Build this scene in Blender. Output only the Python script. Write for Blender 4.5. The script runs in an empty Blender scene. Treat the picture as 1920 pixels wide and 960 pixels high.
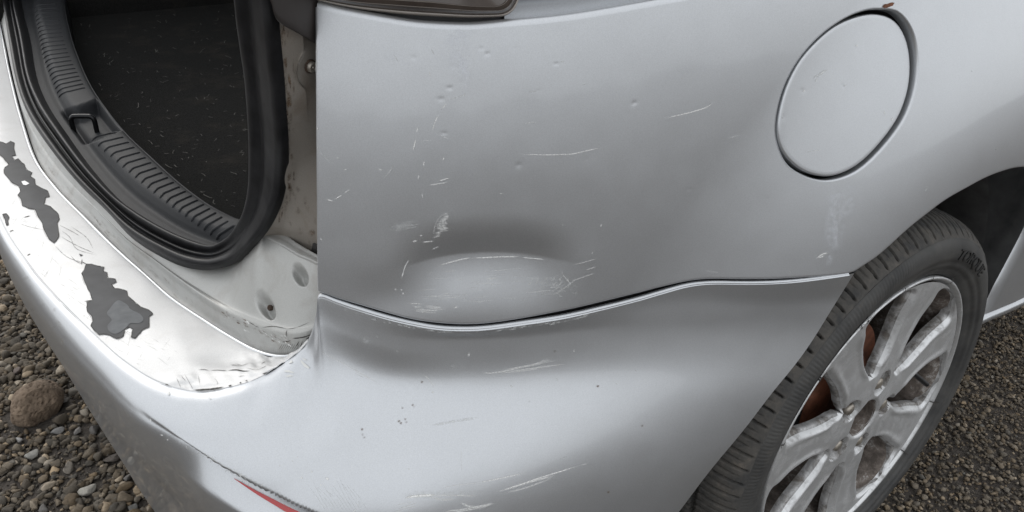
import bpy, bmesh, math, random
import numpy as np
from mathutils import Vector, Matrix
from mathutils.bvhtree import BVHTree
R = math.radians
random.seed(7); RNG = np.random.default_rng(7)
SC = bpy.context.scene
COL = SC.collection

# ------------------------------------------------------------------ camera, world, sun, exposure
CAM = np.array([-0.94860713, -0.3871733, 1.06293917])
YAW, PIT, ROLL, FPX = 0.92889067, 0.50975468, R(2.0), 1440.0
FW = np.array([math.cos(YAW)*math.cos(PIT), math.sin(YAW)*math.cos(PIT), -math.sin(PIT)])
RT = np.cross(FW, [0, 0, 1.0]); RT /= np.linalg.norm(RT)
UP = np.cross(RT, FW)
RT, UP = math.cos(ROLL)*RT + math.sin(ROLL)*UP, -math.sin(ROLL)*RT + math.cos(ROLL)*UP
cd = bpy.data.cameras.new('camera'); cam = bpy.data.objects.new('camera', cd); COL.objects.link(cam)
cd.sensor_width = 36.0; cd.lens = FPX/1920*36; cd.clip_start = 0.02; cd.clip_end = 2000
M = Matrix.Identity(4)
for i in range(3):
    M[i][0], M[i][1], M[i][2], M[i][3] = RT[i], UP[i], -FW[i], CAM[i]
cam.matrix_world = M
SC.camera = cam

SUN_DIR = Vector((0.02, 0.80, 0.60)).normalized()      # towards the sun
SUN_EL = math.asin(SUN_DIR.z)
W = bpy.data.worlds.new('World'); SC.world = W; W.use_nodes = True
nt = W.node_tree; nt.nodes.clear()
out = nt.nodes.new('ShaderNodeOutputWorld'); bg = nt.nodes.new('ShaderNodeBackground')
sky = nt.nodes.new('ShaderNodeTexSky'); sky.sky_type = 'NISHITA'; sky.sun_disc = False
sky.sun_elevation = SUN_EL; sky.sun_rotation = math.atan2(SUN_DIR.x, SUN_DIR.y)
sky.air_density = 1.0; sky.dust_density = 4.0; sky.ozone_density = 1.0
hs = nt.nodes.new('ShaderNodeHueSaturation'); hs.inputs['Saturation'].default_value = 0.32
nt.links.new(sky.outputs[0], hs.inputs['Color'])
# bright overcast: an even white cloud layer over the clear sky
tc = nt.nodes.new('ShaderNodeTexCoord'); sx = nt.nodes.new('ShaderNodeSeparateXYZ'); nt.links.new(tc.outputs['Generated'], sx.inputs[0])
mr = nt.nodes.new('ShaderNodeMapRange'); mr.inputs['From Min'].default_value = 0.0; mr.inputs['From Max'].default_value = 1.0
mr.inputs['To Min'].default_value = 5.6; mr.inputs['To Max'].default_value = 6.4; nt.links.new(sx.outputs['Z'], mr.inputs['Value'])
cl = nt.nodes.new('ShaderNodeMix'); cl.data_type = 'RGBA'; cl.blend_type = 'MULTIPLY'; cl.inputs[0].default_value = 1.0
cl.inputs[6].default_value = (0.975, 1.0, 1.025, 1); nt.links.new(mr.outputs[0], cl.inputs[7])
cm = nt.nodes.new('ShaderNodeMix'); cm.data_type = 'RGBA'; cm.inputs[0].default_value = 0.8
nt.links.new(hs.outputs[0], cm.inputs[6]); nt.links.new(cl.outputs[2], cm.inputs[7]); nt.links.new(cm.outputs[2], bg.inputs[0])
nt.links.new(bg.outputs[0], out.inputs[0]); bg.inputs[1].default_value = 0.15
sl = bpy.data.lights.new('sun', 'SUN'); sl.energy = 0.65; sl.angle = R(26); sl.color = (1.0, 0.96, 0.9)
so = bpy.data.objects.new('sun', sl); COL.objects.link(so)
so.rotation_euler = SUN_DIR.to_track_quat('Z', 'Y').to_euler()
SC.view_settings.view_transform = 'Standard'; SC.view_settings.look = 'None'
SC.view_settings.gamma = 1; SC.view_settings.use_curve_mapping = False
SC.view_settings.exposure = 0.66
SC.render.engine = 'CYCLES'
SC.cycles.use_denoising = True
SC.cycles.max_bounces = 8

# ------------------------------------------------------------------ materials
def nodes(m): return m.node_tree.nodes, m.node_tree.links
def base_mat(name, col, rough=0.5, metal=0.0, coat=0.0, coat_rough=0.05, spec=0.5):
    m = bpy.data.materials.new(name); m.use_nodes = True
    b = m.node_tree.nodes['Principled BSDF']
    b.inputs['Base Color'].default_value = (*col, 1); b.inputs['Roughness'].default_value = rough
    b.inputs['Metallic'].default_value = metal; b.inputs['Coat Weight'].default_value = coat
    b.inputs['Coat Roughness'].default_value = coat_rough; b.inputs['Specular IOR Level'].default_value = spec
    return m, b
def noise(m, scale, detail=4, rough=0.5, dist=0.0, stretch=None):
    n, l = nodes(m)
    tc = n.new('ShaderNodeTexCoord'); t = n.new('ShaderNodeTexNoise')
    t.inputs['Scale'].default_value = scale; t.inputs['Detail'].default_value = detail
    t.inputs['Roughness'].default_value = rough; t.inputs['Distortion'].default_value = dist
    if stretch:
        mp = n.new('ShaderNodeMapping'); mp.inputs['Scale'].default_value = stretch
        l.new(tc.outputs['Object'], mp.inputs[0]); l.new(mp.outputs[0], t.inputs['Vector'])
    else: l.new(tc.outputs['Object'], t.inputs['Vector'])
    return t.outputs['Fac']
def ramp(m, fac, stops):
    n, l = nodes(m); r = n.new('ShaderNodeValToRGB')
    e = r.color_ramp.elements
    while len(e) < len(stops): e.new(0.5)
    for k, (p, c) in enumerate(stops):
        e[k].position = p; e[k].color = (*c, 1) if len(c) == 3 else c
    l.new(fac, r.inputs[0]); return r.outputs[0]
def mix(m, fac, a, b):
    n, l = nodes(m); x = n.new('ShaderNodeMix'); x.data_type = 'RGBA'
    for s, v in ((0, fac), (6, a), (7, b)):
        if isinstance(v, (tuple, list)): x.inputs[s].default_value = (*v, 1)
        elif isinstance(v, (int, float)): x.inputs[s].default_value = v
        else: l.new(v, x.inputs[s])
    return x.outputs[2]
def bump(m, b, h, strength, dist=0.001):
    n, l = nodes(m); x = n.new('ShaderNodeBump'); x.inputs['Strength'].default_value = strength
    x.inputs['Distance'].default_value = dist; l.new(h, x.inputs['Height']); l.new(x.outputs[0], b.inputs['Normal'])
def g3(v): return (v, v, v)

MAT = {}
def mk_paint(name, col=(0.508, 0.521, 0.538), rough=0.42, metal=0.78, coat=0.5, dirt=0.0):
    m, b = base_mat(name, col, rough, metal, coat, 0.05)
    n, l = nodes(m)
    c = ramp(m, noise(m, 1300, 2, 0.7), [(0.32, tuple(v*0.91 for v in col)), (0.68, tuple(min(1, v*1.08) for v in col))])
    smear = ramp(m, noise(m, 9, 5, 0.6), [(0.35, g3(0.0)), (0.75, g3(1.0))])
    c = mix(m, 0.05, c, mix(m, smear, tuple(v*0.9 for v in col), tuple(v*1.05 for v in col)))
    if dirt:
        d = ramp(m, noise(m, 26, 8, 0.65, 0.4), [(0.50, g3(0.0)), (0.78, g3(1.0))])
        dm = n.new('ShaderNodeMath'); dm.operation = 'MULTIPLY'; dm.inputs[1].default_value = dirt; l.new(d, dm.inputs[0])
        c = mix(m, dm.outputs[0], c, (0.16, 0.115, 0.08))
    l.new(c, b.inputs['Base Color'])
    rr = ramp(m, noise(m, 40, 6, 0.65), [(0.3, g3(rough*0.95)), (0.7, g3(rough*1.06))])
    l.new(rr, b.inputs['Roughness'])
    bump(m, b, noise(m, 7, 2, 0.4), 0.08, 0.006)
    return m
MAT['paint'] = mk_paint('silver_paint', rough=0.385)
MAT['paint_bumper'] = mk_paint('silver_bumper_paint', (0.508, 0.521, 0.538), 0.39)
MAT['paint_ledge'] = mk_paint('pale_rough_bumper_paint', (0.56, 0.563, 0.565), 0.62, 0.45, 0.06, 0.12)  # paler, rougher copy of the bumper paint that keeps the ledge bright white
MAT['paint_dusty'] = mk_paint('dusty_silver_paint', (0.40, 0.40, 0.385), 0.5, 0.35, 0.1, 0.4)
MAT['paint_pillar'] = mk_paint('grimy_silver_paint', (0.27, 0.245, 0.215), 0.5, 0.3, 0.1, 0.8)
def simple(key, name, col, rough, metal=0.0, coat=0.0, var=0.0, vs=60, bscale=None, bstr=0.2, bdist=0.0006):
    m, b = base_mat(name, col, rough, metal, coat)
    n, l = nodes(m)
    if var:
        c = ramp(m, noise(m, vs, 6, 0.6), [(0.3, tuple(v*(1-var) for v in col)), (0.7, tuple(min(1, v*(1+var)) for v in col))])
        l.new(c, b.inputs['Base Color'])
    if bscale: bump(m, b, noise(m, bscale, 3, 0.6), bstr, bdist)
    MAT[key] = m
    if key in ('plastic_bare', 'plastic_scuffed', 'trim', 'rubber'): b.inputs['Specular IOR Level'].default_value = 0.22
    return m, b
simple('plastic_bare', 'bare_bumper_plastic', (0.060, 0.061, 0.064), 0.62, var=0.18, vs=45)
simple('plastic_scuffed', 'sanded_bumper_plastic', (0.12, 0.125, 0.13), 0.7, var=0.2, vs=90)
simple('rubber', 'black_rubber_seal', (0.010, 0.010, 0.011), 0.45, var=0.45, vs=70, bscale=300, bstr=0.15)
simple('trim', 'charcoal_boot_plastic', (0.016, 0.017, 0.019), 0.62, var=0.15, vs=35, bscale=1400, bstr=0.25, bdist=0.0004)
simple('trim_dark', 'dark_plastic', (0.016, 0.016, 0.017), 0.45, var=0.3, vs=50)
simple('cover', 'dark_satin_cover', (0.035, 0.030, 0.028), 0.45, var=0.15, vs=40)
simple('black', 'black_liner', (0.012, 0.012, 0.012), 0.8, var=0.3, vs=30)
simple('liner', 'dusty_arch_liner', (0.10, 0.10, 0.10), 0.75, var=0.35, vs=22, bscale=200, bstr=0.3)
simple('striker', 'black_striker_metal', (0.014, 0.014, 0.015), 0.28, 0.6)
simple('bolt', 'dull_bolt_metal', (0.33, 0.30, 0.26), 0.45, 0.7, var=0.35, vs=160)
simple('rust', 'brown_rust', (0.12, 0.045, 0.022), 0.85, var=0.5, vs=240, bscale=500, bstr=0.5)
simple('rust_dark', 'dark_rust', (0.055, 0.035, 0.024), 0.85, var=0.5, vs=200)
simple('disc', 'rusty_brake_disc', (0.16, 0.058, 0.03), 0.7, 0.1, var=0.4, vs=70)
simple('scratch', 'pale_paint_scratch', (0.62, 0.62, 0.60), 0.55, 0.1)
simple('scratch_faint', 'faint_paint_scratch', (0.50, 0.505, 0.50), 0.5, 0.45)
simple('chip', 'dark_paint_chip', (0.07, 0.065, 0.06), 0.6)
simple('crack', 'dark_crack', (0.035, 0.032, 0.03), 0.7)
simple('white_chip', 'bare_white_chip', (0.80, 0.80, 0.79), 0.5)
simple('mud', 'brown_dried_dirt', (0.15, 0.095, 0.06), 0.9, var=0.4, vs=120)
simple('reflector', 'red_reflector', (0.42, 0.012, 0.014), 0.22, coat=0.8)
simple('lamp_edge', 'clear_lamp_edge', (0.30, 0.27, 0.24), 0.18, coat=0.6)
simple('lamp_dark', 'smoked_lamp', (0.055, 0.043, 0.036), 0.22, coat=0.7, var=0.35, vs=30)
simple('glass', 'dark_window_glass', (0.012, 0.013, 0.014), 0.06, coat=0.5)
simple('lint', 'pale_lint', (0.085, 0.082, 0.074), 0.9)
simple('valve', 'black_valve_rubber', (0.012, 0.012, 0.013), 0.4)
simple('tyre_text', 'tyre_rubber_lettering', (0.022, 0.022, 0.022), 0.5)
def decal_mat(key, name, col, strength, nscale, lo, hi, rough=0.55, metal=0.0):
    m, b = base_mat(name, col, rough, metal); n, l = nodes(m)
    a = n.new('ShaderNodeAttribute'); a.attribute_name = 'fade'
    nz = ramp(m, noise(m, nscale, 5, 0.7), [(lo, g3(0.0)), (hi, g3(1.0))])
    x = n.new('ShaderNodeMath'); x.operation = 'MULTIPLY'; l.new(a.outputs['Fac'], x.inputs[0]); l.new(nz, x.inputs[1])
    y = n.new('ShaderNodeMath'); y.operation = 'MULTIPLY'; y.inputs[1].default_value = strength; y.use_clamp = True; l.new(x.outputs[0], y.inputs[0])
    l.new(y.outputs[0], b.inputs['Alpha']); MAT[key] = m
decal_mat('d_scratch', 'bright_scratch', (0.76, 0.76, 0.74), 1.4, 500, 0.27, 0.58)
decal_mat('d_faint', 'faint_scratch', (0.68, 0.69, 0.68), 1.1, 300, 0.35, 0.65)
decal_mat('d_stain', 'pale_water_stain', (0.85, 0.87, 0.92), 0.5, 160, 0.40, 0.72)
decal_mat('d_crack_shade', 'dark_crack_and_rim_shade', (0.04, 0.036, 0.03), 1.5, 300, 0.2, 0.5, 0.8)
decal_mat('d_hair', 'grey_hairline_crack', (0.20, 0.19, 0.18), 0.9, 200, 0.3, 0.6, 0.8)
decal_mat('d_mud', 'brown_dirt_smear', (0.17, 0.115, 0.075), 1.0, 180, 0.38, 0.62, 0.9)
decal_mat('d_grey', 'soft_grey_smear', (0.35, 0.33, 0.30), 0.8, 120, 0.40, 0.70, 0.9)
# carpet
m, b = base_mat('black_boot_carpet', (0.015, 0.015, 0.015), 1.0, spec=0.1); n, l = nodes(m)
c = ramp(m, noise(m, 420, 6, 0.75, 0.8), [(0.30, g3(0.006)), (0.62, (0.020, 0.020, 0.019)), (0.80, (0.042, 0.040, 0.037))])
c2 = ramp(m, noise(m, 16, 5, 0.6), [(0.55, g3(0.0)), (0.85, g3(0.5))])
l.new(mix(m, c2, c, (0.05, 0.043, 0.034)), b.inputs['Base Color']); bump(m, b, noise(m, 500, 5, 0.8, 0.6), 1.0, 0.003); MAT['carpet'] = m
# tyre
m, b = base_mat('dusty_tyre_rubber', (0.03, 0.03, 0.03), 0.62); n, l = nodes(m)
c = ramp(m, noise(m, 14, 6, 0.62), [(0.35, g3(0.030)), (0.72, (0.080, 0.078, 0.074))])
c = mix(m, ramp(m, noise(m, 120, 5, 0.7), [(0.55, g3(0)), (0.8, g3(0.5))]), c, (0.10, 0.085, 0.07))
l.new(c, b.inputs['Base Color']); bump(m, b, noise(m, 600, 3, 0.6), 0.2, 0.0006); MAT['tyre'] = m
m, b = base_mat('dusty_tyre_tread', (0.04, 0.038, 0.035), 0.85); n, l = nodes(m)
c = ramp(m, noise(m, 40, 7, 0.7), [(0.35, g3(0.045)), (0.6, (0.10, 0.092, 0.082)), (0.8, (0.20, 0.17, 0.14))])
l.new(c, b.inputs['Base Color']); bump(m, b, noise(m, 300, 4, 0.6), 0.4, 0.001); MAT['tread'] = m
# alloy, clean and dirty
def alloy(key, name, amount, lo, hi):
    m, b = base_mat(name, (0.63, 0.635, 0.64), 0.34, 0.75, 0.08, 0.1); n, l = nodes(m)
    d = ramp(m, noise(m, 42, 9, 0.72, 0.5), [(lo, g3(0)), (hi, g3(amount))])
    dirt = ramp(m, noise(m, 90, 5, 0.6), [(0.35, (0.045, 0.037, 0.031)), (0.7, (0.15, 0.13, 0.11))])
    l.new(mix(m, d, (0.63, 0.635, 0.64), dirt), b.inputs['Base Color'])
    inv = n.new('ShaderNodeMath'); inv.operation = 'MULTIPLY_ADD'; inv.inputs[1].default_value = -0.75; inv.inputs[2].default_value = 0.75
    l.new(d, inv.inputs[0]); l.new(inv.outputs[0], b.inputs['Metallic'])
    r2 = n.new('ShaderNodeMath'); r2.operation = 'MULTIPLY_ADD'; r2.inputs[1].default_value = 0.42; r2.inputs[2].default_value = 0.47
    l.new(d, r2.inputs[0]); l.new(r2.outputs[0], b.inputs['Roughness'])
    MAT[key] = m
alloy('alloy', 'silver_alloy', 0.7, 0.48, 0.74)
alloy('alloy_chamfer', 'brake_dusted_alloy', 0.95, 0.27, 0.60)
m, b = base_mat('caked_brake_dust', (0.2, 0.17, 0.15), 0.85); n, l = nodes(m)
c = ramp(m, noise(m, 38, 10, 0.78, 0.3), [(0.42, (0.06, 0.048, 0.04)), (0.56, (0.15, 0.125, 0.108)), (0.66, (0.40, 0.39, 0.375))])
l.new(c, b.inputs['Base Color']); MAT['dust'] = m
# ground and stones
m, b = base_mat('gravelly_earth', (0.05, 0.042, 0.035), 0.95); n, l = nodes(m)
c = ramp(m, noise(m, 60, 10, 0.75), [(0.35, (0.035, 0.029, 0.023)), (0.55, (0.085, 0.072, 0.061)), (0.75, (0.15, 0.135, 0.12))])
l.new(c, b.inputs['Base Color']); bump(m, b, noise(m, 130, 8, 0.75), 0.8, 0.01); MAT['earth'] = m
def stone_mat(key, name):
    m, b = base_mat(name, (0.1, 0.1, 0.1), 0.88); n, l = nodes(m)
    a = n.new('ShaderNodeAttribute'); a.attribute_name = 'tint'
    v = ramp(m, noise(m, 220, 6, 0.7), [(0.3, g3(0.68)), (0.7, g3(1.2))])
    x = n.new('ShaderNodeMix'); x.data_type = 'RGBA'; x.blend_type = 'MULTIPLY'; x.inputs[0].default_value = 1
    l.new(a.outputs['Color'], x.inputs[6]); l.new(v, x.inputs[7]); l.new(x.outputs[2], b.inputs['Base Color'])
    bump(m, b, noise(m, 260, 5, 0.7), 0.4, 0.002); MAT[key] = m
stone_mat('stone', 'tinted_gravel_stone')
m, b = base_mat('pitted_brown_rock', (0.17, 0.13, 0.10), 0.95); n, l = nodes(m)
c = ramp(m, noise(m, 45, 8, 0.7), [(0.3, (0.095, 0.068, 0.047)), (0.7, (0.235, 0.175, 0.125))])
l.new(c, b.inputs['Base Color']); bump(m, b, noise(m, 160, 6, 0.7), 0.7, 0.004); MAT['rock'] = m

# ------------------------------------------------------------------ object helpers
def tag(o, label=None, cat=None, group=None, kind=None):
    if label: o['label'] = label
    if cat: o['category'] = cat
    if group: o['group'] = group
    if kind: o['kind'] = kind
    return o
def link(name, me, mat=None, parent=None):
    o = bpy.data.objects.new(name, me); COL.objects.link(o)
    if mat is not None: me.materials.append(MAT[mat] if isinstance(mat, str) else mat)
    if parent is not None: o.parent = parent
    return o
def mesh(name, verts, faces, mat=None, parent=None, smooth=True):
    me = bpy.data.meshes.new(name); me.from_pydata([tuple(map(float, v)) for v in verts], [], [tuple(map(int, f)) for f in faces]); me.update()
    if smooth: me.polygons.foreach_set('use_smooth', [True]*len(me.polygons))
    return link(name, me, mat, parent)
def grid_faces(nu, nv, off=0, wrap=False):
    f = []
    for i in range(nu if wrap else nu-1):
        for j in range(nv-1):
            a, b_ = off+i*nv+j, off+((i+1) % nu)*nv+j
            f.append((a, b_, b_+1, a+1))
    return f
def grid(name, P, mat, parent=None, smooth=True, flip=False, wrap=False):
    P = np.asarray(P, float); nu, nv = P.shape[:2]
    f = grid_faces(nu, nv, wrap=wrap)
    if flip: f = [q[::-1] for q in f]
    return mesh(name, P.reshape(-1, 3), f, mat, parent, smooth)
def cr(P, n, closed=False):
    """Catmull-Rom resample of control points to n samples (uniform in index)"""
    P = np.asarray(P, float); k = len(P)
    u = np.linspace(0, k if closed else k-1, n, endpoint=not closed)
    i = np.minimum(np.floor(u).astype(int), (k-1 if closed else k-2)); t = (u-i)[:, None]
    g = (lambda j: P[j % k]) if closed else (lambda j: np.where((j < 0)[:, None], 2*P[0]-P[1], np.where((j >= k)[:, None], 2*P[-1]-P[-2], P[np.clip(j, 0, k-1)])))
    a, b_, c, d = g(i-1), g(i), g(i+1), g(i+2)
    return 0.5*((2*b_)+(-a+c)*t+(2*a-5*b_+4*c-d)*t*t+(-a+3*b_-3*c+d)*t**3)
def arc(P, n):
    """resample by arc length after smoothing"""
    Q = cr(P, max(400, n*6)); d = np.r_[0, np.cumsum(np.linalg.norm(np.diff(Q[:, :2], axis=0), axis=1))]
    s = np.linspace(0, d[-1], n)
    return np.stack([np.interp(s, d, Q[:, k]) for k in range(Q.shape[1])], 1)
def loft(curves, n, m_, spline=True):
    """curves: list of (k,3) matched control curves -> grid n x m_"""
    C = np.stack([cr(c, n) for c in curves], 1)
    return np.stack([cr(C[i], m_) for i in range(n)], 0)
def sm(a, b_, x):
    t = np.clip((x-a)/(b_-a), 0, 1); return t*t*(3-2*t)
def fbm2(x, y, seed=0, octs=3):
    r = np.random.default_rng(seed); o = 0
    for k in range(octs):
        for _ in range(3):
            a = r.uniform(0, 2*np.pi); p = r.uniform(0, 6.28); f = 2**k
            o = o+np.sin((x*np.cos(a)+y*np.sin(a))*f+p)/(3*f)
    return o
def rays(px):
    px = np.asarray(px, float); return FW+RT*((px[..., 0]-960)/FPX)[..., None]-UP*((px[..., 1]-480)/FPX)[..., None]
def on(px, ax, val):
    d = rays(px); t = (np.asarray(val)-CAM[ax])/d[..., ax]; return CAM+d*t[..., None]
def onz(l):
    """[(px,py,z)] -> points at those heights"""
    l = np.asarray(l, float); return on(l[..., :2], 2, l[..., 2])
def ony(l):
    l = np.asarray(l, float); return on(l[..., :2], 1, l[..., 2])

# ------------------------------------------------------------------ the body's outer skin: plan curve plus lean plus wheel-arch flare
PLAN = [(2.6, 0.03), (1.6, -0.005), (0.9, -0.024), (0.4, -0.034), (0.1, -0.037), (-0.15, -0.035), (-0.32, -0.026), (-0.48, -0.008), (-0.60, 0.016),
        (-0.69, 0.048), (-0.745, 0.082), (-0.782, 0.125), (-0.805, 0.18), (-0.822, 0.27), (-0.836, 0.45), (-0.845, 0.845), (-0.836, 1.24)]
QC = np.array([0.0, 0.80])
_pl = cr(PLAN, 3000)
_th = np.unwrap(np.arctan2(_pl[:, 1]-QC[1], _pl[:, 0]-QC[0])); _rr = np.hypot(_pl[:, 0]-QC[0], _pl[:, 1]-QC[1])
_ord = np.argsort(_th)
HUB = np.array([0.0, 0.318])
def skin_off(x, z):
    o = -0.30*np.maximum(0, z-0.70)**2-0.065*(z-0.70)
    rho = np.hypot(x-0.02, z-0.33)
    o = o+0.036*(1-sm(0.42, 0.68, rho))
    return o
def g_skin(P):
    dx, dy = P[..., 0]-QC[0], P[..., 1]-QC[1]
    th = np.arctan2(dy, dx); th = np.where(th > _th.max(), th-2*np.pi, th); th = np.where(th < _th.min(), th+2*np.pi, th)
    return np.hypot(dx, dy)-np.interp(th, _th[_ord], _rr[_ord])-skin_off(P[..., 0], P[..., 2])
def on_skin(px, off=0.0):
    px = np.asarray(px, float); d = rays(px)
    lo = np.full(px.shape[:-1], 0.15); ts = np.linspace(0.15, 2.2, 140)
    hi = np.full(px.shape[:-1], np.nan); prev = g_skin(CAM+d*0.15)-off
    for a, b_ in zip(ts[:-1], ts[1:]):
        g = g_skin(CAM+d*b_)-off
        new = np.isnan(hi) & (g <= 0)
        lo = np.where(new, a, lo); hi = np.where(new, b_, hi)
    hi = np.where(np.isnan(hi), 2.2, hi)
    for _ in range(40):
        mid = (lo+hi)/2; g = g_skin(CAM+d*mid[..., None])-off
        lo = np.where(g > 0, mid, lo); hi = np.where(g > 0, hi, mid)
    return CAM+d*((lo+hi)/2)[..., None]
def skin_n(P, e=1e-3):
    n_ = np.stack([(g_skin(P+np.eye(3)[k]*e)-g_skin(P-np.eye(3)[k]*e)) for k in range(3)], -1)
    return n_/np.linalg.norm(n_, axis=-1, keepdims=True)
def set_normals(o, N):
    me = o.data; me.normals_split_custom_set_from_vertices([tuple(map(float, v)) for v in N])

car = bpy.data.objects.new('parked_car', None); COL.objects.link(car); car.location = (0, 0, 0)
tag(car, 'dented silver hatchback with its boot open and flaking paint on the rear bumper', 'car')

# ------------------------------------------------------------------ quarter panel
PB = [(597, 545), (618, 553), (640, 561), (700, 580), (760, 596), (808, 604), (861, 608), (914, 606), (985, 596), (1056, 582), (1127, 565), (1197, 547.5), (1240, 536), (1290, 525),
      (1330, 521), (1400, 521.5), (1450, 521), (1500, 518.5), (1560, 514.5), (1588, 511), (1600, 508), (1612, 501), (1650, 475), (1700, 430), (1733, 403), (1773, 373), (1813, 350),
      (1853, 329), (1893, 315), (1920, 311), (1960, 312), (2010, 324), (2070, 355), (2140, 420)]
PT = [(594, 14), (614, 18.5), (640, 25), (702, 37), (760, 47), (808, 52), (879, 54), (932, 50), (985, 46), (1038, 41), (1091, 34), (1162, 22), (1240, 8), (1300, -3), (1450, -34), (1700, -88), (2000, -155), (2260, -215)]
NU, NV = 470, 230
def polyres(P, n, smooth=True):
    return arc(np.array(P, float), n)
pb = polyres(PB, 2000)
# columns share the parameter s; bottom is longer round the arch, so the columns lean forwards there
sb = np.linspace(0, 1, NU)
def at_s(Q, s): 
    k = np.linspace(0, 1, len(Q)); return np.stack([np.interp(s, k, Q[:, 0]), np.interp(s, k, Q[:, 1])], -1)
pt = polyres(PT, 2000)
bot = at_s(pb, sb); top = at_s(pt, sb**1.04)
tv = np.linspace(0, 1, NV)
PX = bot[:, None]*(1-tv)[None, :, None]+top[:, None]*tv[None, :, None]
# fuel-flap hole outline
HO = np.array([(750, 28), (820, 40), (868, 100), (889, 190), (885, 290), (850, 400), (780, 502), (690, 588), (600, 625), (520, 620), (440, 575), (402, 500), (395, 420), (420, 310), (470, 212), (540, 130), (620, 70), (690, 38)], float)/1.8456+[1240, 0]
FO = np.array([(760, 47), (820, 67), (858, 120), (874, 200), (867, 300), (832, 400), (768, 490), (690, 566), (610, 606), (540, 608), (472, 580), (418, 520), (404, 440), (427, 330), (472, 232), (532, 157), (610, 92), (690, 57)], float)/1.8456+[1240, 0]
FC = np.array([1590.0, 178.0])
def outline_fn(O):
    Q = cr(O, 720, closed=True)-FC; a = np.arctan2(Q[:, 1], Q[:, 0]); r = np.hypot(Q[:, 0], Q[:, 1]); o = np.argsort(a)
    a, r = a[o], r[o]; a = np.r_[a-2*np.pi, a, a+2*np.pi]; r = np.r_[r, r, r]
    return lambda th: np.interp(th, a, r)
hole_r, flap_r = outline_fn(HO), outline_fn(FO)
d = PX-FC; th = np.arctan2(d[..., 1], d[..., 0]); rad = np.hypot(d[..., 0], d[..., 1]); rho = rad/hole_r(th)
inside = rho < 1
keep = np.zeros((NU-1, NV-1), bool)
oc = ~inside
keep = oc[:-1, :-1] | oc[1:, :-1] | oc[:-1, 1:] | oc[1:, 1:]
PXs = np.where(inside[..., None], FC+d/np.maximum(rho, 1e-6)[..., None], PX)
BASE = on_skin(PXs); NRM = skin_n(BASE)
DINGS = [(776, 108, 5), (850, 124, 5), (843, 165, 4.5), (827, 186, 5.5), (865, 154, 3.5), (902, 91, 4.5), (914, 101, 4), (1043, 120, 4.5), (966, 91, 3.5), (1189, 193, 4), (1100, 299, 4), (973, 310, 5.5),
         (1507, 170, 5), (1440, 373, 4.5), (1608, 88, 3.5), (1584, 161, 3), (1294, 355, 2.5), (1468, 220, 3), (1320, 470, 3), (700, 120, 3), (833, 250, 3.5), (1010, 170, 3), (690, 260, 3)]
def panel_disp(px):
    x, y = px[..., 0], px[..., 1]
    crest = 482+12*((x-935)/130)**2
    w = np.exp(-np.abs((x-912)/142)**4.0)
    up_ = (0.3*np.clip((y-crest+88)/88, 0, 1)+0.7*sm(-88, 14, y-crest)/0.947)**1.8
    tq_ = np.clip((y-crest)/(612-crest), 0, 1); dn = 1-(0.15*tq_+0.85*sm(0.02, 0.98, tq_))*0.86
    D = -0.0080*w*np.where(y < crest, up_, dn)
    # broad shallow hollow around the dent and towards the left lower corner
    D = D-0.0026*np.exp(-((x-905)/230)**2-((y-470)/120)**2)
    D = D-0.0022*np.exp(-((x-720)/75)**2-((y-560)/45)**2)
    for (cx, cy, s) in DINGS:
        q = ((x-cx)**2+((y-cy)*(0.8+0.05*(cx % 9)))**2)/(s*s*(0.45+0.06*(cy % 7))); D = D-(0.00008+0.00005*(cx % 5))*np.exp(-q)*(q < 16)
    D = D+0.0003*fbm2(x/95, y/95, 3, 2)+0.00005*fbm2(x/22, y/22, 5, 2)
    return D
P3 = BASE+NRM*panel_disp(PXs)[..., None]
# arch edge: the last few mm of the panel turn in
vid = -np.ones((NU, NV), int); verts = []; faces = []
used = np.zeros((NU, NV), bool)
for a in (0, 1):
    for b_ in (0, 1): used[a:NU-1+a, b_:NV-1+b_] |= keep
ii, jj = np.where(used); vid[ii, jj] = np.arange(len(ii)); verts = P3[ii, jj].tolist()
ki, kj = np.where(keep)
for i, j in zip(ki, kj): faces.append((vid[i, j], vid[i+1, j], vid[i+1, j+1], vid[i, j+1]))
def add_roll(verts, faces, ids, P, inward, n_, r, depth, rev=False):
    """roll an open edge over: P edge points, inward = direction pointing away from the panel, n_ = outward normal"""
    prev = ids
    for a in (35, 65, 90):
        Q = P+inward*(r*math.sin(R(a)))-n_*(r*(1-math.cos(R(a))))
        cur = list(range(len(verts), len(verts)+len(Q))); verts.extend(Q.tolist())
        for k in range(len(Q)-1):
            f = (prev[k], prev[k+1], cur[k+1], cur[k]); faces.append(f[::-1] if rev else f)
        prev = cur
    Q = P+inward*r-n_*(r+depth); cur = list(range(len(verts), len(verts)+len(Q))); verts.extend(Q.tolist())
    for k in range(len(Q)-1):
        f = (prev[k], prev[k+1], cur[k+1], cur[k]); faces.append(f[::-1] if rev else f)
def unit(v): return v/np.maximum(np.linalg.norm(v, axis=-1, keepdims=True), 1e-9)
add_roll(verts, faces, vid[:, -1].tolist(), P3[:, -1], unit(P3[:, -1]-P3[:, -3]), NRM[:, -1], 0.0045, 0.016)
add_roll(verts, faces, vid[:, 0].tolist(), P3[:, 0], unit(P3[:, 0]-P3[:, 2]), NRM[:, 0], 0.0016, 0.012, True)
add_roll(verts, faces, vid[0, :].tolist(), P3[0], unit(P3[0]-P3[2]), NRM[0], 0.0016, 0.014)
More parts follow.
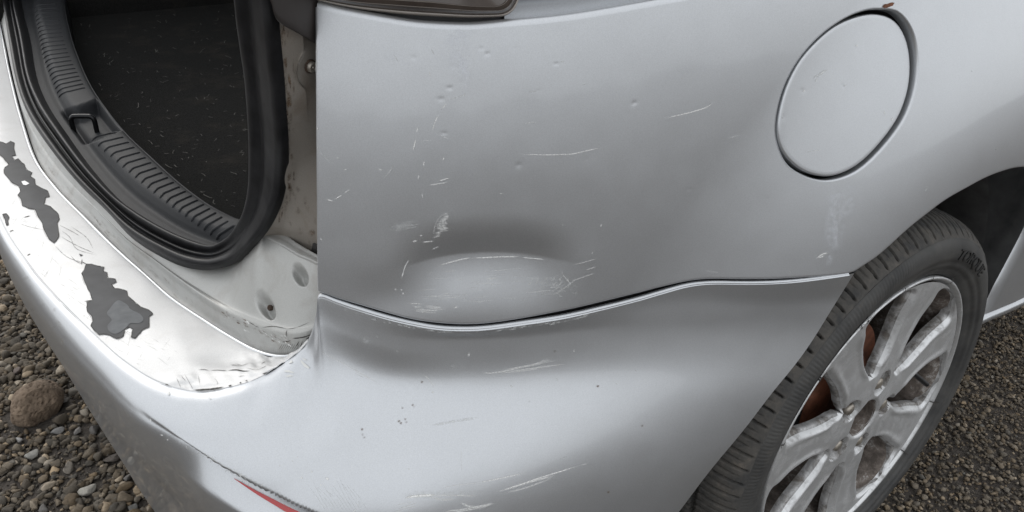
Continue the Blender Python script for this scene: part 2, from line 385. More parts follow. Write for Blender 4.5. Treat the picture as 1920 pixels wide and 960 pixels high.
# hole rim
NH = 180
ha = np.linspace(-np.pi, np.pi, NH, endpoint=False)
hp = FC+np.stack([np.cos(ha), np.sin(ha)], -1)*hole_r(ha)[:, None]
H0 = on_skin(hp); HN = skin_n(H0); H0 = H0+HN*panel_disp(hp)[:, None]
cen = H0.mean(0); hin = unit(cen-H0)
quarter = mesh('quarter_panel', verts, faces, 'paint', car)
tag(quarter, label='silver rear quarter panel with a pressed-in dent above the bumper seam')
def ring_strip(name, rings, mat, parent, flip=False):
    V = []; F = []
    n_ = len(rings[0])
    for r_ in rings: V.extend(np.asarray(r_).tolist())
    for k in range(len(rings)-1):
        for i in range(n_):
            f = (k*n_+i, k*n_+(i+1) % n_, (k+1)*n_+(i+1) % n_, (k+1)*n_+i); F.append(f[::-1] if flip else f)
    return mesh(name, V, F, mat, parent)
ring_strip('flap_surround', [H0-hin*0.0006+HN*0.0002, H0+hin*0.0008-HN*0.0006, H0+hin*0.0014-HN*0.0022, H0+hin*0.0014-HN*0.009], 'paint', quarter)
well = [H0+hin*0.0010-HN*0.0088, H0+hin*0.0012-HN*0.034, H0*0.6+cen*0.4-HN*0.04, H0*0.02+cen*0.98-HN*0.04]
ring_strip('flap_well', well, 'trim_dark', quarter)
# the flap itself
fa = ha
def flap_ring(k, drop):
    q = FC+np.stack([np.cos(fa), np.sin(fa)], -1)*(flap_r(fa)*k)[:, None]
    P_ = on_skin(q); n_ = skin_n(P_); return P_+n_*(panel_disp(q)-drop)[:, None], n_
rings = []
for k in np.r_[0.02, np.linspace(0.08, 0.975, 26)]:
    q = FC+np.stack([np.cos(fa), np.sin(fa)], -1)*(flap_r(fa)*k)[:, None]
    rings.append(flap_ring(k, 0.0018+0.0014*(q[:, 0]-FC[0])/130-0.0014*(q[:, 1]-FC[1])/150)[0])
q = FC+np.stack([np.cos(fa), np.sin(fa)], -1)*flap_r(fa)[:, None]
base_d = 0.0018+0.0014*(q[:, 0]-FC[0])/130-0.0014*(q[:, 1]-FC[1])/150
e0, en = flap_ring(0.985, 0.0); 
rings.append(flap_ring(0.988, base_d+0.0002)[0]); rings.append(flap_ring(0.996, base_d+0.0009)[0]); rings.append(flap_ring(1.0, base_d+0.0024)[0]); rings.append(flap_ring(0.998, base_d+0.011)[0])
flap = ring_strip('fuel_flap', rings, 'paint', car, flip=False)
tag(flap, label='round silver fuel filler flap')
# close the flap's centre
bm = bmesh.new(); bm.from_mesh(flap.data); bmesh.ops.holes_fill(bm, edges=[e for e in bm.edges if e.is_boundary and all((Vector(rings[0].mean(0))-v.co).length < 0.01 for v in e.verts)], sides=0)
for f in bm.faces: f.smooth = True
bmesh.ops.recalc_face_normals(bm, faces=bm.faces); bm.to_mesh(flap.data); bm.free()

# ------------------------------------------------------------------ channel and upper body above the panel's top edge
topn = NRM[:, -1]; tope = P3[:, -1]; tdir = unit(P3[:, -1]-P3[:, -3])
tt = np.linspace(0, 1, NU)
chan = [tope-topn*0.012-tdir*0.004, tope-topn*0.012+tdir*0.012, tope-topn*0.008+tdir*0.0165, tope-topn*0.004+tdir*0.0185, tope-topn*0.006+tdir*0.022, tope-topn*0.020+tdir*0.027, tope-topn*0.026+tdir*0.06, tope-topn*0.05+tdir*0.25]
i0 = int(np.searchsorted(PX[:, -1, 0], 955))
C = np.stack([c[i0:] for c in chan[:6]], 1)
grid('shoulder_channel', C, 'paint', car)
C = np.stack([c[i0-4:] for c in chan[5:]], 1)
grid('side_window', C, 'glass', car)
# dark gap behind the lamp's lower edge
C = np.stack([c[:i0+30] for c in (tope-topn*0.016-tdir*0.006, tope-topn*0.020+tdir*0.03, tope-topn*0.026+tdir*0.10)], 1)
grid('lamp_recess', C, 'trim_dark', car)
# ------------------------------------------------------------------ tail lamp
LB = np.array([(565, -12), (583, -2), (620, 8), (666, 17), (720, 24), (772, 29), (826, 32), (880, 34), (925, 33), (945, 31), (958, 25), (966, 16), (973, 2), (980, -14), (990, -40)], float)
nL = 120
lb = arc(LB, nL); LP = on_skin(lb, -0.004); LN = skin_n(LP)
ctr = np.array([790.0, -120.0]); ind = unit(ctr-lb)
def lamp_ring(inpx, o):
    q = lb+ind*inpx; return on_skin(q, -0.004)+skin_n(on_skin(q, -0.004))*o
lamp = bpy.data.objects.new('tail_lamp', None); COL.objects.link(lamp); lamp.parent = car
edge = [LP-LN*0.03, LP-LN*0.002, lamp_ring(1.5, 0.0015), lamp_ring(4, 0.004), lamp_ring(6, 0.0045), lamp_ring(7, 0.0035)]
grid('lens_rim', np.stack(edge, 1), 'lamp_edge', lamp)
def lamp_band(a, b_, oa, ob, mat, nm):
    S = [lamp_ring(a+(b_-a)*k, oa+(ob-oa)*k) for k in np.linspace(0, 1, 4)]
    grid(nm, np.stack(S, 1), mat, lamp)
lamp_band(6.9, 16, 0.0034, 0.0075, 'lamp_dark', 'lens')
lamp_band(16, 17.5, 0.0085, 0.0092, 'lamp_edge', 'lens_ridge')
lamp_band(17.4, 26, 0.0076, 0.009, 'lamp_dark', 'lens')
lamp_band(26, 27.5, 0.0098, 0.0104, 'lamp_edge', 'lens_ridge')
lamp_band(27.4, 120, 0.0092, 0.012, 'lamp_dark', 'lens')

# ------------------------------------------------------------------ rear bumper
def proj(P):
    d_ = np.asarray(P)-CAM; w_ = d_@FW
    return np.stack([960+FPX*(d_@RT)/w_, 480-FPX*(d_@UP)/w_], -1)
rear3 = np.array([(-0.925, 1.42, 0.66), (-0.942, 1.20, 0.66), (-0.951, 1.0, 0.66), (-0.9535, 0.80, 0.66)])
E_px = onz([(0, 411, .66), (53, 496, .66), (106, 559, .66), (159, 612, .66), (223, 671, .66), (287, 713, .66), (345, 732, .66), (385, 733.5, .661), (425, 728, .664), (465, 717, .668), (499, 702, .672), (530, 683, .679),
            (556, 664, .686), (576, 643, .6955), (588, 612, .712), (594, 582, .7285)])
seam_px = np.array([(599, 556), (632, 566.5), (666, 578), (737, 599), (808, 613.5), (861, 617.5), (914, 615.5), (985, 606), (1056, 595), (1127, 579), (1197, 561.5), (1240, 549), (1290, 535.5), (1335, 530.5), (1400, 531), (1450, 530), (1500, 526.5), (1560, 519), (1602, 512.5)])
E_sk = on_skin(seam_px, 0.0005)
ECT = np.vstack([rear3, E_px, E_sk])
nr = len(rear3)+len(E_px)
NE = 420
Ed = cr(ECT, 6000); el = np.r_[0, np.cumsum(np.linalg.norm(np.diff(Ed, axis=0), axis=1))]
kidx = np.linspace(0, len(ECT)-1, 6000)
ss = np.linspace(0, el[-1], NE)
# finer columns round the corner
wgt = 1+2.2*np.exp(-((np.linspace(0, el[-1], 4000)-np.interp(nr-2, kidx, el))/0.25)**2)
cw = np.r_[0, np.cumsum(wgt)][:-1]; ss = np.interp(np.linspace(0, cw[-1], NE), cw, np.linspace(0, el[-1], 4000))
EE = np.stack([np.interp(ss, el, Ed[:, k]) for k in range(3)], 1)
ek = np.interp(ss, el, kidx)                       # control index of each column
def key(px):                                        # control index of a seam/edge pixel
    q = proj(ECT); return float(np.argmin(np.linalg.norm(q-np.array(px), axis=1)))
# profiles: (outward offset, drop) from the edge, per control column
KP = [  # control index, azimuth of the outward direction (deg), profile
 (0,                180, [(0, 0), (.006, -.003), (.011, -.014), (.013, -.045), (.012, -.10), (.004, -.18), (-.012, -.28), (-.028, -.36), (-.034, -.39)]),
 (key((53, 496)),   182, [(0, 0), (.006, -.003), (.011, -.014), (.012, -.038), (.006, -.09), (-.010, -.17), (-.028, -.27), (-.045, -.36), (-.050, -.39)]),
 (key((223, 671)),  196, [(0, 0), (.008, -.003), (.016, -.013), (.0185, -.030), (.012, -.085), (-.009, -.17), (-.031, -.27), (-.052, -.36), (-.060, -.39)]),
 (key((345, 732)),  208, [(0, 0), (.012, -.004), (.028, -.016), (.033, -.032), (.027, -.080), (.006, -.16), (-.020, -.26), (-.046, -.36), (-.054, -.39)]),
 (key((425, 728)),  217, [(0, 0), (.014, -.005), (.036, -.022), (.048, -.042), (.045, -.090), (.026, -.175), (.014, -.275), (-.014, -.36), (-.026, -.39)]),
 (key((499, 702)),  225, [(0, 0), (.016, -.008), (.045, -.030), (.067, -.060), (.069, -.110), (.054, -.19), (.034, -.29), (.018, -.37), (.004, -.40)]),
 (key((556, 664)),  230, [(0, 0), (.012, -.008), (.042, -.034), (.076, -.070), (.088, -.12), (.076, -.20), (.066, -.30), (.038, -.38), (.022, -.41)]),
 (key((588, 612)),  233, [(0, 0), (.004, -.018), (.024, -.048), (.068, -.090), (.097, -.14), (.099, -.22), (.088, -.32), (.064, -.41), (.046, -.44)]),
 (key((632, 566)),  237, [(0, 0), (.004, -.024), (.014, -.056), (.052, -.098), (.088, -.15), (.098, -.23), (.088, -.33), (.066, -.43), (.050, -.46)]),
 (key((737, 599)),  242, [(0, 0), (.003, -.026), (.009, -.058), (.040, -.096), (.074, -.14), (.088, -.22), (.080, -.32), (.060, -.42), (.046, -.46)]),
 (key((861, 617)),  248, [(0, 0), (.003, -.026), (.009, -.058), (.034, -.092), (.062, -.14), (.076, -.21), (.070, -.31), (.054, -.41), (.040, -.45)]),
 (key((1056, 595)), 256, [(0, 0), (.003, -.026), (.010, -.056), (.028, -.088), (.047, -.13), (.058, -.20), (.054, -.30), (.042, -.40), (.030, -.44)]),
 (key((1240, 549)), 263, [(0, 0), (.003, -.026), (.010, -.054), (.023, -.088), (.038, -.13), (.047, -.19), (.043, -.29), (.028, -.38), (.020, -.42)]),
 (key((1450, 530)), 268, [(0, 0), (.003, -.024), (.008, -.052), (.015, -.086), (.023, -.12), (.030, -.18), (.029, -.26), (.013, -.34), (.008, -.38)]),
 (len(ECT)-1,       270, [(0, 0), (.001, -.024), (.002, -.052), (.004, -.086), (.006, -.12), (.007, -.18), (.006, -.24), (.004, -.30), (.002, -.34)])]
kk = np.array([k[0] for k in KP]); az = np.interp(ek, kk, [k[1] for k in KP])
zk = np.interp(kk, np.arange(len(ECT)), ECT[:, 2])
prof = np.stack([np.stack([np.interp(ek, kk, [k[2][j][0] for k in KP]), np.interp(ek, kk, [zk[a]+k[2][j][1] for a, k in enumerate(KP)])], -1) for j in range(9)], 1)   # NE x 9 x (offset, height)
ker = np.exp(-(np.arange(-14, 15)/6.0)**2); ker /= ker.sum()
for j in range(9):
    for c in (0, 1):
        x_ = np.pad(prof[:, j, c], 14, mode='edge'); prof[:, j, c] = np.convolve(x_, ker, 'valid')
az = np.convolve(np.pad(az, 14, mode='edge'), ker, 'valid')
def smooth_cols(X, sig):
    w_ = int(3*sig); k_ = np.exp(-(np.arange(-w_, w_+1)/sig)**2); k_ /= k_.sum()
    return np.convolve(np.pad(X, w_, mode='edge'), k_, 'valid')
DIR = np.stack([np.cos(np.radians(az)), np.sin(np.radians(az)), 0*az], -1)
NVB = 150
EEs = np.stack([smooth_cols(EE[:, 0], 14), smooth_cols(EE[:, 1], 14)], -1)
drop1 = np.interp(ek, kk, [k[2][1][1] for k in KP])
CT = np.zeros((NE, 9, 3))
for j in range(9):
    bj = (0, 0.15, 0.7, 1, 1, 1, 1, 1, 1)[j]
    CT[:, j, :2] = EE[:, :2]*(1-bj)+EEs*bj+DIR[:, :2]*prof[:, j, :1]
    CT[:, j, 2] = prof[:, j, 1]
CT[:, 0, 2] = EE[:, 2]; CT[:, 1, 2] = EE[:, 2]+drop1; CT[:, 2, 2] = np.minimum(CT[:, 2, 2], CT[:, 1, 2]-0.004)
B = np.stack([cr(CT[i], NVB) for i in range(NE)], 0)
# trailing edge along the wheel arch
TL = np.array([(1602, 512.5), (1560, 580), (1507, 664), (1450, 734), (1391, 812), (1338, 874), (1280, 951), (1220, 1030), (1150, 1122)], float)
tl = ony([(p[0], p[1], y_) for p, y_ in zip(TL, (-0.051, -0.0545, -0.0575, -0.0595, -0.060, -0.059, -0.056, -0.052, -0.046))]); tl[0] = EE[-1]
L = arc(tl, NVB)
s_side = sm(np.interp(key((985, 606)), kidx, el), el[-1], ss)**1.3
B = B+s_side[:, None, None]*(L-B[-1])[None]
# fair the side of the bumper: one smooth sweep from seam to wheel arch
def fair(X, sig, axis):
    w_ = int(3*sig); k_ = np.exp(-(np.arange(-w_, w_+1)/sig)**2/2); k_ /= k_.sum()
    pad = [(0, 0)]*3; pad[axis] = (w_, w_); Y = np.pad(X, pad, mode='reflect', reflect_type='odd')
    return np.apply_along_axis(lambda v: np.convolve(v, k_, 'valid'), axis, Y)
Bf = fair(fair(B, 5, 1), 15, 0); Bf = fair(fair(Bf, 4, 1), 15, 0)
wf = (sm(key((666, 578)), key((861, 617)), ek)[:, None]*sm(0, 12, np.arange(NVB))[None])[..., None]
B = B*(1-wf)+Bf*wf
# reflector recess: overhanging lip above, ledge below
gp = proj(B)
def line_at(P, x): P = np.array(P, float); return np.interp(x, P[:, 0], P[:, 1])
L1 = [(230, 735), (283, 787), (345, 833), (407, 876), (479, 917), (556, 956), (640, 992), (760, 1030), (900, 1060)]
L2 = [(230, 800), (300, 862), (340, 890), (400, 930), (460, 965), (540, 1005), (640, 1040), (760, 1075), (900, 1095)]
y1, y2 = line_at(L1, gp[..., 0]), line_at(L2, gp[..., 0])
fr = (gp[..., 1]-y1)/(y2-y1)
amp = 0.022*sm(260, 330, gp[..., 0])*(1-sm(760, 880, gp[..., 0]))
gro = np.where(fr < 1, 1-np.clip(fr, 0, 1)**1.3, 0)*sm(-0.10, 0.12, fr)
rnd = 0.006*np.exp(-((fr+0.0)/0.32)**2)*(fr < 0.0)*sm(240, 330, gp[..., 0])*0
mrec = sm(322, 392, gp[..., 0])
stp = sm(-0.10, 0.12, fr)*(1-sm(0.9, 3.2, fr))*0.004*sm(250, 340, gp[..., 0])
B = B-DIR[:, None]*(amp*gro*mrec+stp*(1-mrec))[..., None]
# small waviness
B = B+DIR[:, None]*(0.0003*fbm2(gp[..., 0]/80, gp[..., 1]/80, 11, 2)+0.00004*fbm2(gp[..., 0]/16, gp[..., 1]/16, 13, 2))[..., None]
bumper = bpy.data.objects.new('rear_bumper', None); COL.objects.link(bumper); bumper.parent = car
tag(bumper, label='silver rear bumper with flaking paint on its top ledge')
# lip: narrow top face running in under the panel
lip = [EE-DIR*0.0075+np.array([0, 0, -0.012]), EE-DIR*0.0060+np.array([0, 0, -0.0010]), EE-DIR*0.0040+np.array([0, 0, 0.0011]), EE-DIR*0.0012+np.array([0, 0, 0.0010])]
sel = slice(int(np.searchsorted(ek, nr-5)), NE-1)
V = B.reshape(-1, 3).tolist(); F = grid_faces(NE, NVB)
face = mesh('bumper_face', V, F, 'paint_bumper', bumper)
bl = B[:, -1]; tk = [bl, bl-DIR*0.004+np.array([0, 0, -0.002]), bl-DIR*0.012+np.array([0, 0, 0.004]), bl-DIR*0.05+np.array([0, 0, 0.03])]
grid('bumper_lower_edge', np.stack(tk, 1), 'paint_bumper', bumper)
grid('seam_lip', np.stack([c[sel] for c in lip]+[EE[sel]+DIR[sel]*0.0006-np.array([0, 0, 0.0014])], 1), 'paint_bumper', bumper)
sg = slice(int(np.searchsorted(ek, nr-0.5)), NE)
grid('seam_shade_strip', np.stack([EE[sg]-DIR[sg]*0.011+np.array([0, 0, -.02]), EE[sg]-DIR[sg]*0.013+np.array([0, 0, .02])], 1), 'black', bumper)  # black backing strip that paints the shade inside the seam
# trailing edge returns into the arch
te = B[-1]; grid('arch_return', np.stack([te, te+np.array([0.002, 0.003, 0]), te+np.array([0.0, 0.03, 0.0])], 1), 'trim_dark', bumper)
# red reflector in the recess
rp = []
for px, w1, w2 in [(440, .03, .05), (475, .03, .13), (510, .03, .20), (556, .03, .27), (640, .03, .36), (740, .03, .36), (800, .02, .1)]:
    a, b_ = line_at(L1, px), line_at(L2, px); rp.append([(px-4*(w1), a+(b_-a)*w1), (px, a+(b_-a)*w2)])
BV = BVHTree.FromPolygons([Vector(v) for v in V], F)
def cast(px, bv):
    d_ = Vector(rays(np.array(px, float))).normalized(); return bv.ray_cast(Vector(CAM), d_, 4.0)
def conform(pts, bv, off):
    out_ = []
    for p in pts:
        h = cast(p, bv)
        if h[0] is None: out_.append(None); continue
        n_ = h[1]
        if n_.dot(Vector(CAM)-h[0]) < 0: n_ = -n_
        out_.append(np.array(h[0]+n_*off))
    return out_
ra = cr([r_[0] for r_ in rp], 40); rb = cr([r_[1] for r_ in rp], 40)
rows = [conform(ra*(1-k)+rb*k, BV, 0.0015) for k in (0, .33, .66, 1)]
if all(x is not None for r_ in rows for x in r_):
    grid('reflector', np.stack([np.stack(r_) for r_ in rows], 1), 'reflector', bumper)

# ------------------------------------------------------------------ top ledge of the bumper
def e_near(px):
    q = proj(Ed); return Ed[np.argmin(np.linalg.norm(q-np.array(px, float), axis=1))]
K1 = [(-30, -120, .66), (-8, 0, .658), (8, 95, .656), (24, 170, .655), (40, 230, .655), (64, 299, .655), (106, 357, .655), (159, 411, .655), (212, 464, .655), (266, 512, .655), (319, 559, .655), (382, 602, .656), (436, 636, .657), (478, 658, .659), (515, 668, .662), (545, 666, .667), (566, 654, .677), (580, 644, .688)]
k1 = onz(K1)
k0 = []
for i_, p in enumerate(k1):
    if i_ <= 9: 
        j = np.argmin(np.abs(Ed[:3500, 1]-p[1]+0.0)); k0.append(Ed[j])
    else: k0.append(e_near([(187, 641), (248, 690), (303, 719), (358, 733.5), (425, 728), (490, 706), (548, 669), (577, 641)][i_-10]))
k0 = np.array(k0)
midc = (k0*0.5+k1*0.5)+np.array([0, 0, 0.004])
q0 = k0*0.93+k1*0.07+np.array([0, 0, 0.0016])
led = loft([k0, q0, midc, k1*0.93+k0*0.07+np.array([0, 0, 0.0012]), k1], 260, 60)
lp = proj(led)
wr = np.exp(-((lp[..., 0]-500)/70)**2-((lp[..., 1]-(700-(lp[..., 0]-430)*0.28))/26)**2)+0.6*np.exp(-((lp[..., 0]-360)/40)**2-((lp[..., 1]-715)/22)**2)
led[..., 2] += 0.0022*wr*fbm2(lp[..., 0]/9, lp[..., 1]/6, 21, 3)+0.0004*fbm2(lp[..., 0]/30, lp[..., 1]/30, 22, 3)
led[..., 2] -= 0.004*np.exp(-((lp[..., 0]-420)/55)**2-((lp[..., 1]-672)/16)**2)
ledge = grid('bumper_ledge', led, 'paint_ledge', bumper)
LV = led.reshape(-1, 3).tolist(); LF = grid_faces(260, 60); BVL = BVHTree.FromPolygons([Vector(v) for v in LV], LF)
# rolled inner edge of the ledge: bright line, then the gap
kk1 = cr(k1, 260); inn = unit(cr(k1-k0, 260)); z_ = np.array([0, 0, 1.0])
grid('ledge_rim', np.stack([kk1-inn*0.0008, kk1+inn*0.0004+z_*0.0011, kk1+inn*0.0022+z_*0.0010, kk1+inn*0.0030-z_*0.002, kk1+inn*0.0032-z_*0.012], 1), 'paint_bumper', bumper)

# ------------------------------------------------------------------ tail panel between bumper and boot seal
K2 = [(-24, -120, .662), (-2, 0, .66), (14, 90, .66), (30, 165, .66), (50, 225, .660), (85, 288, .661), (132, 346, .662), (185, 398, .663), (236, 450, .664), (290, 492, .665), (343, 533, .666), (407, 578, .668), (458, 606, .671), (500, 623, .676), (535, 632, .682), (562, 632, .686), (582, 626, .690), (600, 616, .694)]
KT = [(-10, -120, .69), (9, 0, .68), (22, 85, .674), (38, 160, .672), (62, 222, .672), (104, 280, .672), (150, 335, .672), (205, 388, .673), (255, 430, .674), (312, 464, .676), (372, 484, .682), (438, 474, .698), (478, 446, .738), (497, 443, .742), (530, 461, .742), (558, 478, .742), (585, 490, .742), (612, 505, .742)]
k1b = kk1; 
c1 = onz(K1); c1 = c1+unit(c1-k0)*0.0045+np.array([0, 0, -0.004]); c2 = onz(K2); ct = onz(KT)
def wl(a, b_, t, dz=0): return a*(1-t)+b_*t+np.array([0, 0, dz])
fk = sm(6, 10, np.arange(len(K2), dtype=float))[:, None]*np.array([0, 0, 1.0])
tp = loft([c1, wl(c1, c2, .5, -.001)-fk*.004, wl(c1, c2, .90, 0)-fk*.003, c2+fk*.0030, wl(c2, ct, .07)+fk*.0022, wl(c2, ct, .16), wl(c2, ct, .40, 0.002), wl(c2, ct, .70, .003), ct], 260, 90)
tq = proj(tp)
wr = np.exp(-((tq[..., 0]-530)/55)**2-((tq[..., 1]-640)/16)**2)
tp[..., 2] += 0.0016*wr*fbm2(tq[..., 0]/7, tq[..., 1]/5, 31, 3)
# two screw recesses pressed into the plate
def ell(q, cx, cy, a, b_, ang):
    c_, s_ = math.cos(R(ang)), math.sin(R(ang)); dx, dy = q[..., 0]-cx, q[..., 1]-cy
    return np.hypot((dx*c_+dy*s_)/a, (-dx*s_+dy*c_)/b_)
for (cx, cy, a, b_, an) in ((562.5, 515, 13, 23, -28), (498, 573, 14, 30, -28)):
    e_ = ell(tq, cx, cy, a, b_, an)
    tp[..., 2] -= 0.011*(1-sm(0.55, 1.05, e_)); tp[..., 0] += 0.006*(1-sm(0.55, 1.05, e_))
tail = grid('tail_panel', tp, 'paint_dusty', car)
tag(tail, label='dusty painted boot sill panel with two screw recesses')
TV = tp.reshape(-1, 3).tolist(); TF = grid_faces(260, 90); BVT = BVHTree.FromPolygons([Vector(v) for v in TV], TF)
# top ledge of the plate by the pillar
fe = onz([(490, 439, .744), (497, 443, .7425), (530, 461, .7425), (558, 478, .7425), (585, 490, .7425), (612, 505, .7425)])
be = onz([(499, 431, .743), (518, 436, .743), (540, 446, .743), (560, 460, .743), (585, 475, .743), (612, 490, .743)])
fe2 = fe+np.array([0, 0, .0012])
grid('plate_ledge', loft([fe-np.array([0, 0, .002]), fe2, wl(fe2, be, .5, .001), be, be-np.array([0, 0, .03])], 40, 24), 'paint_dusty', car)
# ------------------------------------------------------------------ pillar beside the boot opening
PL = np.array([(500, -60, .975), (508, 0, .955), (515, 64, .935), (520, 133, .908), (526, 202, .88), (531, 266, .85), (531, 329, .815), (523, 372, .79), (508, 414, .765), (490, 445, .74)])
pl3 = onz(PL)
prr = ony([(640, y_, .150) for y_ in (-70, -8, 58, 126, 196, 262, 330, 392, 452, 515)])
pm = wl(pl3, prr, .35)+np.array([.006, 0, 0]); pm0 = wl(pl3, prr, .12)+np.array([.006, 0, 0])
pil = loft([pl3+np.array([.02, 0, 0]), pl3, pm0, pm, wl(pl3, prr, .7)+np.array([.002, 0, 0]), prr], 140, 70)
pq = proj(pil); e_ = ell(pq, 583, 128, 26, 48, 8)
pil[..., 0] -= 0.008*(1-sm(0.35, 1.0, e_)); pil[..., 1] -= 0.004*(1-sm(0.35, 1.0, e_))
pillar = grid('boot_pillar', pil, 'paint_pillar', car)
tag(pillar, label='grimy painted pillar beside the boot opening')
BVP = BVHTree.FromPolygons([Vector(v) for v in pil.reshape(-1, 3).tolist()], grid_faces(140, 70))
# dark cover over the pillar's top
cv = ony([(470, -60, .105), (506, 0, .108), (519, 35, .111), (560, 60, .119), (600, 84, .131), (640, 108, .139)])
cv2 = ony([(470, -160, .106), (530, -140, .112), (560, -120, .120), (590, -110, .128), (620, -100, .135), (650, -90, .140)])
grid('pillar_cover', loft([cv+np.array([.012, .012, -0.001]), cv, wl(cv, cv2, .5), cv2], 40, 16), 'cover', car)

# ------------------------------------------------------------------ boot opening: rubber seal
SO = onz([(-12, -120, .71), (6, 0, .69), (19, 85, .680), (34, 160, .677), (57, 222, .677), (98, 284, .677), (144, 341, .677), (196, 392, .678), (243, 442, .679), (297, 477, .682), (345, 498, .686), (395, 503, .694), (441, 490, .710), (474, 460, .737), (501, 426, .760),
          (521, 384, .786), (532, 335, .812), (534, 270, .849), (529, 200, .882), (523, 130, .910), (517, 60, .937), (511, 0, .958), (500, -70, .982)])
SI = onz([(20, -120, .72), (38, 0, .70), (54, 70, .692), (66, 140, .690), (88, 195, .689), (126, 253, .689), (170, 314, .689), (222, 372, .690), (272, 408, .691), (325, 438, .692), (372, 456, .694), (410, 462, .700), (436, 445, .718), (457, 416, .742), (468, 390, .762),
          (475, 352, .785), (478, 310, .809), (477, 245, .843), (472, 170, .876), (466, 110, .903), (459, 60, .925), (453, 0, .950), (445, -70, .975)])
ns = 420
so_, si_ = cr(SO, ns), cr(SI, ns); kx = np.linspace(0, len(SO)-1, ns)
bl_ = sm(9, 14, kx)[:, None]
nS = unit(np.array([-0.45, -0.15, 0.88])*(1-bl_)+np.array([-0.92, -0.33, 0.22])*bl_)
prf = np.array([(0, -.004), (.03, .004), (.12, .0085), (.22, .0100), (.31, .0080), (.37, .0030), (.42, .0025), (.47, .0065), (.53, .0068), (.58, .0025), (.62, .0020), (.68, .0085), (.78, .0125), (.88, .0110), (.96, .0050), (1.0, -.003)])
prf_r = np.array([(0, -.004), (.02, .003), (.10, .0055), (.20, .0060), (.32, .0062), (.42, .0060), (.50, .0054), (.55, .0050), (.60, .0055), (.66, .0078), (.72, .0098), (.80, .0108), (.88, .0095), (.94, .0060), (.98, .001), (1.0, -.012)])
pa, pr_ = cr(prf, 60), cr(prf_r, 60)
pp = pa[None]*(1-bl_[:, None])+pr_[None]*bl_[:, None]
wv = 1+0.05*fbm2(kx[:, None]*2.2+0*pp[..., 0], pp[..., 0]*3, 41, 2)
SG = so_[:, None]*(1-pp[..., :1])+si_[:, None]*pp[..., :1]+nS[:, None]*(pp[..., 1:]*wv[..., None])
SG = SG+nS[:, None]*(0.0003*fbm2(kx[:, None]*3+0*pp[..., 0], pp[..., 0]*6, 43, 3))[..., None]
seal = grid('boot_seal', SG, 'rubber', car)
tag(seal, label='ridged black rubber seal round the boot opening')
# ------------------------------------------------------------------ boot sill trim
TE = onz([(112, -120, .705), (120, 0, .700), (130, 60, .698), (146, 110, .697), (168, 160, .696), (198, 206, .695), (235, 252, .694), (283, 298, .694), (329, 340, .694), (372, 374, .695), (405, 395, .697), (435, 410, .700), (456, 418, .705)])
TS = SI[:13]-np.array([0, 0, .0035])
def tw(t, dz): return TS*(1-t)+TE*t+np.array([0, 0, dz])
trim_c = [TS, tw(.14, -.001), tw(.26, -.002), tw(.34, .003), tw(.42, .0075), tw(.52, .0085), tw(.75, .0075), tw(.92, .005), TE+np.array([0, 0, .001]), TE+np.array([.002, .002, -.004]), TE+np.array([.003, .002, -.05])]
NT, MT = 300, 110
tr = loft(trim_c, NT, MT); tqx = proj(tr)
# latch recess
quad = np.array([(103, 214), (181, 186), (226, 243), (143, 276)], float)
def inquad(q, Q):
    dmin = None
    for a in range(len(Q)):
        p0, p1 = Q[a], Q[(a+1) % len(Q)]; e = p1-p0; nn = np.array([-e[1], e[0]])/np.linalg.norm(e)
        dd = (q-p0)@nn; dmin = dd if dmin is None else np.minimum(dmin, dd)
    return dmin
dq = inquad(tqx, quad)
tr[..., 2] -= 0.020*sm(-2, 5, dq)*sm(0.1, 0.3, np.linspace(0, 1, MT))[None]
trim = grid('boot_sill_trim', tr, 'trim', car)
tag(trim, label='charcoal plastic boot sill trim with moulded ribs')
BVS = BVHTree.FromPolygons([Vector(v) for v in tr.reshape(-1, 3).tolist()], grid_faces(NT, MT))
def bar_on(name, pts, bv, w, h, mat, parent, n=14, taper=True):
    q = cr(pts, n); c = conform(q, bv, 0.0)
    if any(x is None for x in c): return None
    c = np.array(c); t = unit(np.gradient(c, axis=0)); nrm = []
    for p in q:
        hh = cast(p, bv)[1]; hh = hh if hh.dot(Vector(CAM)-Vector(c[0])) > 0 else -hh; nrm.append(np.array(hh))
    nrm = unit(np.array(nrm)); s = unit(np.cross(t, nrm))
    k_ = np.minimum(1, np.minimum(np.arange(n), np.arange(n)[::-1])/1.5+0.25)[:, None] if taper else np.ones((n, 1))
    rows = [c-s*w*k_-nrm*.0003, c-s*w*.6*k_+nrm*h*.8*k_, c+nrm*h*k_, c+s*w*.6*k_+nrm*h*.8*k_, c+s*w*k_-nrm*.0003]
    return grid(name, np.stack(rows, 1), mat, parent)
def rib_block(l0, l1, l2, r0, r1, r2, k):
    la, ra_ = cr([l0, l1, l2], k), cr([r0, r1, r2], k)
    for a, b_ in zip(la, ra_):
        mid = (a+b_)/2; dv = b_-a; nv = np.array([dv[1], -dv[0]])/np.linalg.norm(dv)
        bar_on('rib', [a+(0, 3), a*.82+b_*.18-nv*-1.5+(0, -1), mid+nv*2.0, a*.15+b_*.85+nv*1.0, b_], BVS, .0019, .0016, 'trim', trim)
rib_block((64, 14), (78, 96), (110, 180), (106, 8), (124, 88), (160, 165), 22)
rib_block((172, 262), (288, 360), (406, 447), (221, 248), (326, 342), (440, 423), 21)
